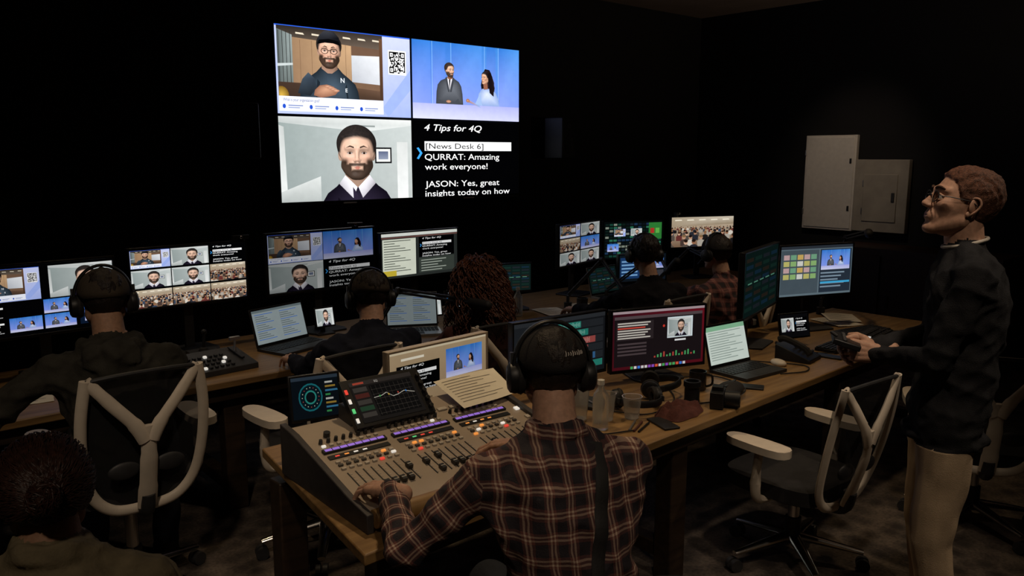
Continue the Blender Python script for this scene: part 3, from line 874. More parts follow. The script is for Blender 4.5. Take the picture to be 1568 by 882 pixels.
def tablet(name, pL, pR, z0, z1, draw, k=.7, tilt=12, **kw):
    pL = V((*pL, 0)); pR = V((*pR, 0)); d = pR-pL; w = d.length; h = z1-z0; c = (pL+pR)/2
    e = empty(name, T(c.x, c.y, .75) @ RZ(math.degrees(math.atan2(d.y, d.x))))
    L = T(0, 0, z0-.75) @ RX(-tilt)
    b = MB(); b.box((0, .006, h/2), (w, .012, h), M_bezel); b.obj('casing', L, e, bev=.004)
    picture(w-.02, h-.02, draw, k, L @ T(0, -.001, .01) @ RX(90), e, **kw)
    b = MB()
    b.box((0, .05, (z0-.75+h*.5)/2), (.03, .012, z0-.75+h*.5), M_dark, rot=RX(-4)); b.box((0, .05, .006), (.12, .12, .01), M_dark)
    b.obj('stand', None, e, bev=.002)
tablet('tablet_display', (1.275, 2.71), (1.465, 2.665), .90, 1.075, pic_dial, .55, vw=1.4)
def pic_two(v):
    v.rect(0, 0, 1.78, 1, '#0a0a0c'); pic_beard(v.sub(.05, .25, .8, .6)); pic_script(v.sub(.92, .25, .8, .6))
tablet('tablet_display', (4.28, 2.50), (4.50, 2.43), .80, .955, pic_two, .8)
tablet('tablet_display', (2.36, 4.6), (2.50, 4.6), .80, .93, pic_beard, .9)
tablet('tablet_display', (3.03, 4.46), (3.22, 4.42), .80, .92, pic_beard, .8)
tablet('tablet_display', (3.30, 4.50), (3.5, 4.47), .82, .95, pic_script, .8)

# ------------------------------------------------------------ laptops
def laptop(loc, rot, draw, k=.7, w=.34, d=.235, ang=15, body=None):
    body = body or M_silver
    e = empty('laptop', T(*loc) @ RZ(rot))
    b = MB()
    b.box((0, 0, .009), (w, d, .016), body)
    for j in range(5):
        for i in range(13):
            b.box((-w*.43+i*w*.86/12, d*.36-j*.022-.01, .0185), (w*.057, .017, .003), M_key)
    b.box((0, -d*.3, .0175), (w*.33, d*.27, .001), M_dark)
    b.obj('base', None, e, bev=.0015)
    L = T(0, d/2-.004, .017) @ RX(-ang)
    b = MB(); b.box((0, .004, .115), (w, .008, .23), body); b.box((0, -.0005, .115), (w-.006, .002, .224), M_bezel)
    b.obj('lid', L, e, bev=.002)
    picture(w-.02, .2, draw, k, L @ T(0, -.002, .018) @ RX(90), e, dl=2e-5)
laptop((3.67, 2.32, .75), -4, pic_sheet, .75, body=M_dark)
laptop((2.13, 4.40, .75), 16, pic_doc, .6, w=.40, body=M_dark)
laptop((2.88, 4.27, .75), -28, pic_doc, .4, body=M_silver)
laptop((4.85, 4.30, .75), 0, pic_dark, .6)

# ------------------------------------------------------------ mixing console
mx = empty('audio_mixing_console', T(1.20, 2.03, .75) @ RZ(-2))
M_panel = mat('console_panel', (.36, .29, .22), .5, var=.1, scale=6)
M_conside = mat('console_side', (.045, .04, .04), .5)
M_fcap = mat('fader_cap', (.02, .02, .02), .4)
M_fcapw = mat('fader_cap_white', (.7, .68, .62), .4)
MW, MD = .88, .60
b = MB()
prof = [(0, .0), (.60, .0), (.60, .165), (.50, .155), (.10, .062), (.0, .05)]
vs = [(0, y, z) for y, z in prof]+[(MW, y, z) for y, z in prof]; n = len(prof)
b.add(vs, [(i, (i+1) % n, n+(i+1) % n, n+i) for i in range(n)]+[tuple(range(n))[::-1], tuple(range(n, 2*n))], M_panel)
for x in (-.012, MW+.012):
    pr = [(-.015, .0), (.61, .0), (.61, .185), (.5, .172), (.1, .078), (-.015, .062)]
    vs = [(x-.012, y, z) for y, z in pr]+[(x+.012, y, z) for y, z in pr]
    b.add(vs, [(i, (i+1) % n, n+(i+1) % n, n+i) for i in range(n)]+[tuple(range(n))[::-1], tuple(range(n, 2*n))], M_conside)
b.tube([(.0, -.015, .045), (MW, -.015, .045)], .03, M_wood, seg=14)
b.obj('body', None, mx, bev=.003)
S = T(0, .10, .0625) @ RX(math.degrees(math.atan2(.093, .40)))
cols = {'o': (.85, .30, .06), 'r': (.75, .06, .04), 'g': (.1, .6, .2), 'w': (.75, .72, .66), 'p': (.24, .13, .55), 'b': (.1, .3, .9)}
BM = {k: mat('led_button_'+k, c, .4, emit=.75 if k != 'p' else .8) for k, c in cols.items()}
M_btn = mat('rubber_button', (.50, .45, .38), .6)
M_btd = mat('dark_rubber_button', (.06, .055, .05), .6)
b = MB(); rr = random.Random(4)
for bank in range(3):
    x0 = .035+bank*.272
    for i in range(8):
        x = x0+.015+i*.029
        b.box((x, .085, .0005), (.004, .13, .002), M_black, S)
        for q in range(7): b.box((x+.009, .03+q*.018, .0008), (.006, .0012, .001), M_fcapw, S)
        y = .035+rr.choice([0, 0, .0, .01, .06, .075])
        b.box((x, y, .008), (.017, .026, .014), M_fcap, S); b.box((x, y, .0155), (.015, .002, .001), M_fcapw, S)
        for r_, yy in enumerate((.175, .198, .218)):
            k = rr.random()
            m_ = BM['r'] if (r_ == 0 and k < .12) else BM['w'] if k < .08 else BM['o'] if k > .94 else (M_btn if r_ != 1 else M_btd)
            b.box((x, yy, .003), (.016, .009, .006), m_, S)
        b.box((x, .325, .003), (.014, .010, .006), BM['w'] if rr.random() < .15 else M_btn, S)
        b.cyl((x, .350, 0), (x, .350, .016), .0075, M_fcap, .006, seg=12, M=S)
    b.box((x0+.117, .290, .004), (.245, .022, .008), M_black, S)
    for i in range(8): b.box((x0+.015+i*.029, .291, .0085), (.025, .013, .001), BM['p'], S)
    b.box((x0+.115, .252, .002), (.235, .022, .003), M_black, S)
    for i in range(4): b.box((x0+.03+i*.035, .252, .004), (.016, .006, .001), BM[rr.choice('gorw')], S)
for i in range(4):
    b.box((.865, .06+i*.07, .003), (.018, .02, .006), [M_btn, BM['o'], M_btn, BM['w']][i], S)
for i in range(5):
    b.box((.58+i*.055, .385, .003), (.04, .018, .006), BM['p'] if i == 3 else M_btn, S)
b.cyl((.09, .385, 0), (.09, .385, .018), .012, M_fcap, seg=14, M=S)
b.obj('controls', None, mx, angle=30)
def screen_on(parent, c, w, h, tilt, draw, k, **kw):
    L = T(*c) @ RX(-tilt)
    b = MB(); b.box((0, .014, h/2), (w, .028, h), M_black)
    for q in range(4): b.box((-w/2+.012, -.002, .03+q*.04), (.012, .004, .02), BM['wgwr'[q]])
    for q in range(5): b.cyl((w/2-.016, -.001, .025+q*.034), (w/2-.016, -.016, .025+q*.034), .009, M_fcap)
    b.obj('touch_screen', L, parent, bev=.003)
    picture(w-.07, h-.03, draw, k, L @ T(-.003, -.0015, .015) @ RX(90), parent, **kw)
screen_on(mx, (.36, .435, .165), .335, .20, 44, pic_eq, .5)
b = MB(); b.prism([(.2, .50), (.53, .50), (.53, .6), (.2, .6)], .12, .22, M_conside); b.obj('bridge', None, mx, bev=.004)

# ------------------------------------------------------------ office chairs
def chair_mesh(h):
    b = MB()
    U = T(0, 0, h)
    pts = catmull([(-.2, -.2, 0), (0, -.22, 0), (.2, -.2, 0), (.25, 0, 0), (.24, .18, 0), (.14, .25, 0), (-.14, .25, 0), (-.24, .18, 0), (-.25, 0, 0)], 4, True)
    b.prism([(p.x, p.y) for p in pts], .405, .47, M_fabric, U)
    b.prism([(p.x*.8, p.y*.8) for p in pts], .38, .405, M_dark, U)
    W = .205; dz = -.05
    Z = lambda L: [(x, y, z+dz) for x, y, z in L]
    side = catmull(Z([(-W, -.335, 1.01), (-W-.022, -.31, .85), (-W-.020, -.275, .68), (-W+.01, -.24, .53), (-.12, -.225, .445), (0, -.225, .43), (.12, -.225, .445), (W-.01, -.24, .53), (W+.020, -.275, .68), (W+.022, -.31, .85), (W, -.335, 1.01)]), 5)
    b.tube(side, .022, M_white, seg=10, flat=.7, up=(0, 1, 0), M=U)
    b.tube(catmull(Z([(-W, -.335, 1.005), (-.1, -.35, 1.015), (.1, -.35, 1.015), (W, -.335, 1.005)]), 4), .009, M_dark, up=(0, 1, 0), M=U)
    for s in (-1, 1):
        b.tube(catmull(Z([(s*W, -.335, 1.01), (s*.12, -.345, .90), (s*.048, -.345, .81), (s*.012, -.34, .74)]), 5), [.022]*4+[.024]*6+[.028]*6, M_white, seg=10, flat=.55, up=(0, 1, 0), M=U)
    b.tube(catmull(Z([(0, -.34, .80), (0, -.33, .69), (0, -.29, .55), (0, -.25, .44)]), 5), [.030]*6+[.034]*5+[.038]*6, M_white, seg=12, flat=.45, up=(0, 1, 0), M=U)
    b.tube(catmull([(0, -.27, .45), (0, -.24, .37), (0, -.12, .36), (0, 0, .36)], 5), .03, M_dark, seg=10, M=U)
    for s in (-1, 1): b.ell((s*.085, -.29, .57), (.06, .012, .035), M_dark, M=U)
    N = 12; vs = []; fs = []
    for j in range(N+1):
        z = .46+(1.0-.46)*j/N; hw = (.12+.095*min(1, (z-.44)/.2)) if z < .64 else W+.015
        yy = -.232-.095*((z-.46)/.54)
        for i in range(N+1):
            u = -1+2*i/N; vs.append((u*hw, yy+.02*(u*u), z+dz))
    for j in range(N):
        for i in range(N):
            a = j*(N+1)+i; fs.append((a, a+1, a+N+2, a+N+1))
    b.add(vs, fs, M_mesh, U)
    for s in (-1, 1):
        b.tube(catmull([(s*.17, 0, .39), (s*.28, 0, .40), (s*.305, 0, .48), (s*.30, -.01, .64)], 5), .024, M_white, seg=10, flat=.8, M=U)
        pp = catmull([(s*.30-.045, -.13, 0), (s*.30+.045, -.13, 0), (s*.30+.047, .1, 0), (s*.30, .16, 0), (s*.30-.047, .1, 0)], 4, True)
        b.prism([(p.x, p.y) for p in pp], .635, .668, M_white, U)
    b.cyl((0, 0, .1), (0, 0, .38+h), .026, M_chrome); b.cyl((0, 0, .1), (0, 0, .22), .036, M_dark)
    for k in range(5):
        a = 2*math.pi*k/5+.3; c, s_ = math.cos(a), math.sin(a)
        b.tube([(0, 0, .13), (c*.15, s_*.15, .11), (c*.31, s_*.31, .085)], [.034, .026, .018], M_chrome, seg=10, flat=.6)
        for q in (-1, 1):
            ox, oy = -s_*.014*q, c*.014*q
            b.cyl((c*.31+ox*.4, s_*.31+oy*.4, .03), (c*.31+ox*1.9, s_*.31+oy*1.9, .03), .03, M_dark, seg=16)
    return b.mesh('office_chair')
_CH = {}
def chair(x, y, rot, h=0):
    if h not in _CH: _CH[h] = chair_mesh(h)
    ob = bpy.data.objects.new('office_chair', _CH[h]); scene.collection.objects.link(ob)
    ob.matrix_basis = T(x, y, 0) @ RZ(rot)
chair(.915, 3.54, 0, .10); chair(3.33, 1.83, -4, -.02); chair(1.76, 3.40, 4, .07); chair(2.78, 3.48, -10, .05)
chair(4.08, 3.36, 0, .05); chair(4.72, 3.26, 8, .05); chair(4.35, 1.42, -60)

# ------------------------------------------------------------ people
def voxelize(mb, vox, it, fac=.5):
    me = mb.mesh('tmp', 0); ob = bpy.data.objects.new('tmp', me); scene.collection.objects.link(ob)
    r = ob.modifiers.new('r', 'REMESH'); r.mode = 'VOXEL'; r.voxel_size = vox; r.adaptivity = 0
    s = ob.modifiers.new('s', 'SMOOTH'); s.factor = fac; s.iterations = it
    dg = bpy.context.evaluated_depsgraph_get()
    out = bpy.data.meshes.new_from_object(ob.evaluated_get(dg))
    bpy.data.objects.remove(ob); out.materials.clear()
    out.polygons.foreach_set('use_smooth', [True]*len(out.polygons))
    return out
def coords(me):
    a = np.empty(len(me.vertices)*3); me.vertices.foreach_get('co', a); return a.reshape(-1, 3)
def centers(me):
    a = np.empty(len(me.polygons)*3); me.polygons.foreach_get('center', a); return a.reshape(-1, 3)
def ik(a, c, l1, l2, hint):
    d = c-a; L = min(d.length, l1+l2-.004); d.normalize(); c = a+d*L
    x = (l1*l1-l2*l2+L*L)/(2*L); h = math.sqrt(max(l1*l1-x*x, 0))
    hp = hint-d*hint.dot(d); hp.normalize()
    return a+d*x+hp*h, c
def link(me, name, parent, loc):
    ob = bpy.data.objects.new(name, me); scene.collection.objects.link(ob)
    ob.parent = parent; ob.matrix_parent_inverse = Matrix.Translation(-loc)
    return ob

def hand(parent, loc, wrist, fwd, up, side, curl, skin, sc=1., name='hand', vox=.0032):
    fwd = V(fwd).normalized(); up = V(up); up = (up-fwd*up.dot(fwd)).normalized(); rt = fwd.cross(up)
    m = -1 if side == 'L' else 1
    def P(x, y, z): return V(wrist)+(rt*(x*m)+fwd*y+up*z)*sc
    b = MB(); q = M_black
    K = [(-.028, .086, .0), (-.009, .091, .003), (.011, .086, .001), (.029, .077, -.004)]
    b.cap(P(0, -.05, 0), P(0, .01, 0), .027*sc, .025*sc, q)
    for k in K: b.cap(P(k[0]*.55, .008, 0), P(*k), .019*sc, .0125*sc, q)
    b.cap(P(-.02, .05, -.006), P(.022, .045, -.006), .016*sc, .016*sc, q)
    seg = [(.042, .026, .021), (.047, .030, .022), (.043, .028, .021), (.034, .021, .018)]
    for i, k in enumerate(K):
        p = V(k); a = 0; r = .0098 if i < 3 else .0086
        for j, l in enumerate(seg[i]):
            a += curl[j]*(1+.1*i)
            sx = (i-1.5)*.12
            d = V((sx, math.cos(a), -math.sin(a))).normalized(); p2 = p+d*l
            b.cap(P(*p), P(*p2), r*sc, (r-.0009)*sc, q); p = p2; r -= .0009
    th = [(-.022, .022, -.008), (-.046, .05, -.018), (-.056, .080, -.026), (-.053, .104, -.034)]
    rr_ = [.016, .0135, .0115, .0095]
    for i in range(3): b.cap(P(*th[i]), P(*th[i+1]), rr_[i]*sc, rr_[i+1]*sc, q)
    me = voxelize(b, vox, 2); me.materials.append(skin)
    return link(me, name, parent, loc)

def person(name, pel, neck, head, yaw, hyaw, hpitch, wl, wr, top, pants, skin, hair, legs='sit', vox=.009, hs=1., sh=.185, bulk=1.,
           hl=None, hr=None, hood=False, hair_t=.012, collar=False, hroll=0, elL=None, elR=None, curl=(.35, .45, .3), hem=None, eyes=True, shoe=None, wr_amp=.006, armlen=(.30, .265), nape=-.075):
    pel = V(pel); neck = V(neck); head = V(head); loc = V((pel.x, pel.y, 0))
    e = empty(name, T(*loc))
    rt = V((math.cos(R(yaw)), math.sin(R(yaw)), 0)); fw = V((-rt.y, rt.x, 0)); up = V((0, 0, 1)); q = M_black
    def sp(t): return pel+(neck-pel)*t-fw*(.03*math.sin(math.pi*min(max(t, 0), 1)))
    b = MB(); prim = []
    secs = [(-.2, .07, .06), (-.14, .135, .10), (0, .172, .122), (.2, .162, .115), (.45, .158, .112), (.68, .178, .122), (.84, .178, .112), (.93, .13, .09), (1.0, .075, .065), (1.06, .05, .05)]
    vs = []; S_ = 28
    for t, hw, hd in secs:
        c = sp(t); tg = (sp(t+.05)-sp(t-.05)).normalized(); f2 = tg.cross(rt).normalized()
        for i in range(S_):
            a = 2*math.pi*i/S_; ca, sa = math.cos(a), math.sin(a)
            ex = .85
            vs.append(c+rt*(hw*bulk*math.copysign(abs(ca)**ex, ca))+f2*(hd*bulk*math.copysign(abs(sa)**ex, sa)))
    n = len(secs)
    b.add(vs, [(j*S_+i, j*S_+(i+1) % S_, (j+1)*S_+(i+1) % S_, (j+1)*S_+i) for j in range(n-1) for i in range(S_)]+[tuple(range(S_))[::-1], tuple(range((n-1)*S_, n*S_))], q)
    prim += [(sp(.05), sp(.85), .14, .13, 'top'), (sp(.8)-rt*.11, sp(.8)+rt*.11, .10, .10, 'top')]
    def C(a, c, ra, rb, lab, draw=True):
        if draw: b.cap(a, c, ra, rb, q)
        prim.append((a, c, ra, rb, lab))
    hd_dir = (head-neck)
    C(neck-hd_dir*.1, neck+hd_dir*.62-fw*.005, .060*hs, .056*hs, 'skin')
    sj = sp(.86)
    SL = sj-rt*sh; SR = sj+rt*sh
    for s_ in (SL, SR):
        C(neck+(s_-neck)*.18-up*.03, s_, .05*bulk, .062*bulk, 'top')
        C(neck+hd_dir*.18, neck+(s_-neck)*.5-up*.0, .045, .045*bulk, 'top')
        C(sp(.62)+(s_-sj)*.55, s_, .085*bulk, .06*bulk, 'top')
    for (s_, w, el, sg) in ((SL, wl, elL, -1), (SR, wr, elR, 1)):
        w = V(w); hint = V(el) if el else (rt*sg*.6-up*1.0-fw*.2)
        E, w2 = ik(s_, w, *armlen, hint)
        C(s_, E, .060*bulk, .047*bulk, 'arm'); C(E, w2, .047*bulk, .036*bulk, 'arm')
        hh = hl if sg < 0 else hr
        d = hh[0] if hh else (w2-E); u_ = hh[1] if hh else up
        if hh is None: d = V((d.x, d.y, d.z*.2))
        hand(e, loc, w2, d, u_, 'L' if sg < 0 else 'R', curl if not (hh and len(hh) > 2) else hh[2], skin, sc=1.02*hs**.5, name='hand_left' if sg < 0 else 'hand_right')
    if hood:
        for a in range(9):
            an = R(-185+a*190/8); b.cap(neck+up*.0+rt*math.cos(an)*.095+fw*(math.sin(an)*.085), neck+up*.015+rt*math.cos(an+.3)*.095+fw*(math.sin(an+.3)*.085), .034, .034, q)
        C(neck-fw*.1-up*.01, neck-fw*.12-up*.12, .062, .045, 'top')
        C(neck-fw*.1-rt*.06-up*.01, neck-fw*.12-up*.10, .05, .045, 'top'); C(neck-fw*.1+rt*.06-up*.01, neck-fw*.12-up*.10, .05, .045, 'top')
        prim.append((neck-rt*.07-fw*.06, neck+rt*.07-fw*.06, .07, .07, 'top'))
    if collar:
        k = 14; ring = [neck+up*.034-up*.02*math.sin(2*math.pi*i/k)+rt*(.074*math.cos(2*math.pi*i/k))+fw*(.074*math.sin(2*math.pi*i/k)) for i in range(k)]
        for i in range(k): C(ring[i], ring[(i+1) % k], .012, .012, 'top')
        for i in range(k): C(ring[i]-up*.03+(ring[i]-neck)*.15, ring[(i+1) % k]-up*.03+(ring[(i+1) % k]-neck)*.15, .014, .014, 'top')
    for sg in (-1, 1):
        hip = pel+rt*sg*.09
        if legs == 'sit':
            kn = hip+fw*.42+rt*sg*.06+up*.02; kn.z = max(kn.z, .5)
            an = V((kn.x, kn.y, .1))-fw*.04
        else:
            kn = V((hip.x, hip.y, .51))+fw*.03+rt*sg*.03; an = V((hip.x, hip.y, .1))-fw*.02+rt*sg*.05
        C(hip, kn, .095*bulk, .068*bulk, 'pants'); C(kn, an, .068*bulk, .058, 'pants')
        C(an-up*.045-fw*.05, an-up*.055+fw*.08, .04, .043, 'shoe'); C(an-up*.055+fw*.08, an-up*.065+fw*.16, .043, .03, 'shoe')
    prim.append((pel-rt*.07, pel+rt*.07, .13, .13, 'pants'))
    if hem:
        k = 20
        for i in range(k):
            a0, a1 = 2*math.pi*i/k, 2*math.pi*(i+1)/k
            f_ = lambda a: V((pel.x, pel.y, hem))+rt*(.172*math.cos(a))+fw*(.128*math.sin(a))
            b.cap(f_(a0), f_(a1), .018, .018, q)
    me = voxelize(b, vox, 4)
    P = coords(me)
    nrm = np.array([tuple(v.normal) for v in me.vertices])
    lab = ['top', 'arm', 'skin', 'pants', 'shoe']
    def labels(Q):
        best = np.full(len(Q), 1e9); L_ = np.zeros(len(Q), int); I_ = np.zeros(len(Q), int)
        for i, (a, c, ra, rb, l_) in enumerate(prim):
            d = sd_cap(Q, a, c, ra, rb)
            if l_ == 'skin': d = d+.006
            k = d < best; best[k] = d[k]; L_[k] = lab.index(l_); I_[k] = i
        if hem:
            L_[(Q[:, 2] > hem-.02) & ((L_ == 3))] = 0
            L_[(Q[:, 2] <= hem-.02) & ((L_ == 0))] = 3
        return L_, I_
    LV, _ = labels(P)
    amp = np.where(LV == 2, 0, wr_amp)
    for i in range(len(P)):
        if amp[i]:
            p = P[i]
            if LV[i] >= 3:
                k = nf(V((p[0]*8+p[2]*3, p[1]*8, p[2]*5)))*1.3+.35*nf(V((p[0]*20, p[1]*20, p[2]*13)))
            else:
                k1 = 1-abs(2*nf(V((p[0]*7+p[2]*5, p[1]*7-p[2]*4, p[2]*9))))
                k2 = 1-abs(2*nf(V((p[0]*15-p[2]*8, p[1]*15+3, p[2]*13))))
                k = 1.3*(k1-.6)+.7*(k2-.6)+.25*nf(V((p[0]*40, p[1]*40, p[2]*40)))
            P[i] = p+nrm[i]*(amp[i]*k)
    me.vertices.foreach_set('co', P.ravel())
    for m_ in (top, top, skin, pants, shoe or M_soft): me.materials.append(m_)
    Cn = centers(me); LF, IF = labels(Cn)
    me.polygons.foreach_set('material_index', LF.tolist())
    uvl = me.uv_layers.new(name='cloth')
    uv = np.zeros((len(me.loops), 2)); rtn = np.array(rt); pn = np.array(pel)
    vi = np.empty(len(me.loops), int); me.loops.foreach_get('vertex_index', vi)
    lt = np.empty(len(me.polygons), int); me.polygons.foreach_get('loop_total', lt)
    lf = np.repeat(np.arange(len(me.polygons)), lt)
    LP = P[vi]
    uv[:, 0] = (LP-pn)@rtn; uv[:, 1] = LP[:, 2]
    for i, (a, c, ra, rb, l_) in enumerate(prim):
        if l_ != 'arm': continue
        k = IF[lf] == i
        if not k.any(): continue
        d = np.array((c-a).normalized()); o = np.array(V(d).orthogonal().normalized()); o2 = np.cross(d, o)
        Q = LP[k]-np.array(a); QC = Cn[lf[k]]-np.array(a)
        ac = np.arctan2(QC@o2, QC@o); al = np.arctan2(Q@o2, Q@o)
        al = ac+(al-ac+np.pi) % (2*np.pi)-np.pi
        uv[k, 0] = al*.05; uv[k, 1] = Q@d
    uvl.data.foreach_set('uv', uv.ravel())
    me.update()
    body = link(me, 'body', e, loc)
    # ---- head
    HM = Matrix.Translation(head) @ RZ(hyaw) @ RX(hpitch) @ RY(hroll) @ Matrix.Scale(hs, 4)
    P0, F0, N0 = head_base(6)
    P = P0.copy()
    m_ = np.clip((P[:, 2]-hairline(P, nape))/.012, 0, 1)*hairthick(P)
    for i in np.nonzero(m_ > 0)[0]:
        p = P0[i]; k = nf(V((p[0]*60, p[1]*28, p[2]*28)))+.6*nf(V((p[0]*170, p[1]*70, p[2]*70)))
        P[i] = p+N0[i]*(hair_t*m_[i]*(.9+.6*k))
    me = bpy.data.meshes.new('head'); me.from_pydata([tuple(p) for p in P], [], F0.tolist())
    for mm in (skin, hair, LIP): me.materials.append(mm)
    Cn = P0[F0].mean(axis=1)
    jit = np.array([.004*nf(V((c[0]*220, c[1]*220, c[2]*220))) for c in Cn])
    mi = np.where(Cn[:, 2]+jit > hairline(Cn, nape)+.001, 1, 0); mi[lipmask(Cn)] = 2
    me.polygons.foreach_set('material_index', mi.tolist()); me.polygons.foreach_set('use_smooth', [True]*len(me.polygons))
    me.transform(HM); me.update()
    link(me, 'head', e, loc)
    b = MB()
    for s in (-1, 1):
        b.tube(catmull([(s*.072, .006, .008), (s*.079, .000, .024), (s*.086, -.016, .026), (s*.087, -.026, .010), (s*.082, -.020, -.012), (s*.074, -.006, -.030)], 5), .0036, skin, seg=8, M=HM)
        b.ell((0, 0, 0), (.0055, .015, .024), skin, HM @ T(s*.077, -.010, .004) @ RZ(-s*22))
        b.ell((s*.074, -.004, -.026), (.005, .007, .009), skin, HM)
    link(b.mesh('ears'), 'ears', e, loc)
    if eyes:
        b = MB()
        for s in (-1, 1):
            b.ell((s*.031, .0700, .005), (.0125, .0125, .0115), EYW, HM); b.ell((s*.031, .0790, .005), (.0055, .0045, .0055), IRS, HM)
            b.tube(catmull([(s*.017, .0775, .0085), (s*.031, .0815, .0150), (s*.045, .0705, .0085)], 5), .0034, skin, seg=8, M=HM)
            b.tube(catmull([(s*.017, .0775, .0005), (s*.031, .0810, -.0035), (s*.045, .0705, .000)], 5), .0028, skin, seg=8, M=HM)
            b.tube(catmull([(s*.012, .0925, .030), (s*.028, .0880, .0365), (s*.046, .0745, .0325)], 4), [.003, .004, .0045, .0045, .004, .004, .003, .002, .001], BRW, seg=8, M=HM)
        link(b.mesh('eyes'), 'eyes', e, loc)
    return e, body, HM, dict(rt=rt, fw=fw, sp=sp, SL=SL, SR=SR, neck=neck, loc=loc)

def headphones(HM, r=.1, top=.125, mic=False, name='headphones'):
    b = MB()
    arc = [(r*math.sin(R(a)), -.004, top*math.cos(R(a))+.005) for a in range(-88, 89, 8)]
    b.tube(arc, .006, M_black, seg=10, up=(0, 1, 0), flat=2.8)
    for s in (-1, 1):
        c = s*(r-.003)
        M_ = T(c, 0, -.012) @ RY(90)
        b.lathe([(0, s*.018), (.030, s*.018), (.040, s*.012), (.043, 0), (.041, -s*.01), (0, -s*.01)], M_black, M_)
        b.lathe([(.043, -s*.008), (.046, -s*.016), (.040, -s*.026), (.022, -s*.024), (.02, -s*.015)], M_soft, M_)
        b.lathe([(0, s*.0195), (.018, s*.0195), (.02, s*.018)], M_dark, M_)
        b.box((s*(r+.003), 0, .03), (.008, .022, .05), M_dark)
    if mic:
        b.tube(catmull([(-r, .01, -.02), (-r, .06, -.06), (-.07, .1, -.075), (-.03, .11, -.07)], 5), .003, M_black)
        b.ell((-.03, .11, -.07), (.012, .007, .007), M_soft)
    return b.obj(name, HM, bev=0)

def ballcap(HM, m, logo=None):
    b = MB(); A, B_, C_ = .089, .108, .088; cz = .035; vs = [(0, -.008, cz+C_)]; u = 32; w = 9
    for j in range(1, w+1):
        ph = R(96)*j/w
        for i in range(u):
            t = 2*math.pi*i/u
            vs.append((A*math.sin(ph)*math.cos(t), -.008+B_*math.sin(ph)*math.sin(t), cz+C_*math.cos(ph)-(.012 if math.sin(t) < -.3 else 0)*(j/w)**3))
    fs = [(0, 1+i, 1+(i+1) % u) for i in range(u)]+[(1+j*u+i, 1+(j+1)*u+i, 1+(j+1)*u+(i+1) % u, 1+j*u+(i+1) % u) for j in range(w-1) for i in range(u)]
    b.add(vs, fs, m)
    vs = []; nn = 12
    for j in range(5):
        for i in range(nn+1):
            a = R(90-58+116*i/nn); ext = .075*math.sin(math.pi*(.08+.84*i/nn))*j/4
            x = A*math.cos(a)*(1-.03*j); y = -.008+B_*math.sin(a)+ext
            vs.append((x, y, cz-.008-.70*x*x-.018*j/4))
    b.add(vs, [(j*(nn+1)+i, j*(nn+1)+i+1, (j+1)*(nn+1)+i+1, (j+1)*(nn+1)+i) for j in range(4) for i in range(nn)], m)
    b.ell((0, -.008, cz+C_), (.008, .008, .004), m)
    for t0 in (0, 60, 120, 180, 240, 300):
        t = R(t0+30)
        b.tube([(A*1.025*math.sin(R(p_))*math.cos(t), -.008+B_*1.025*math.sin(R(p_))*math.sin(t), cz+C_*1.03*math.cos(R(p_))) for p_ in range(4, 94, 10)], .0014, m, seg=5)
    if logo:
        for i in range(9):
            t = R(-78+i*4.6)
            for ph0, ph1 in ((70, 76),) if i % 3 else ((68, 77),):
                pts = [(A*1.03*math.sin(R(p_))*math.cos(t+.02*(k % 2)), -.008+B_*1.03*math.sin(R(p_))*math.sin(t+.02*(k % 2)), cz+C_*1.03*math.cos(R(p_))) for k, p_ in enumerate((ph0, (ph0+ph1)/2, ph1))]
                b.tube(pts, .0014, logo, seg=6)
    ob = b.obj('baseball_cap', HM)
    s = ob.modifiers.new('sol', 'SOLIDIFY'); s.thickness = .003; s.offset = 1
    return ob

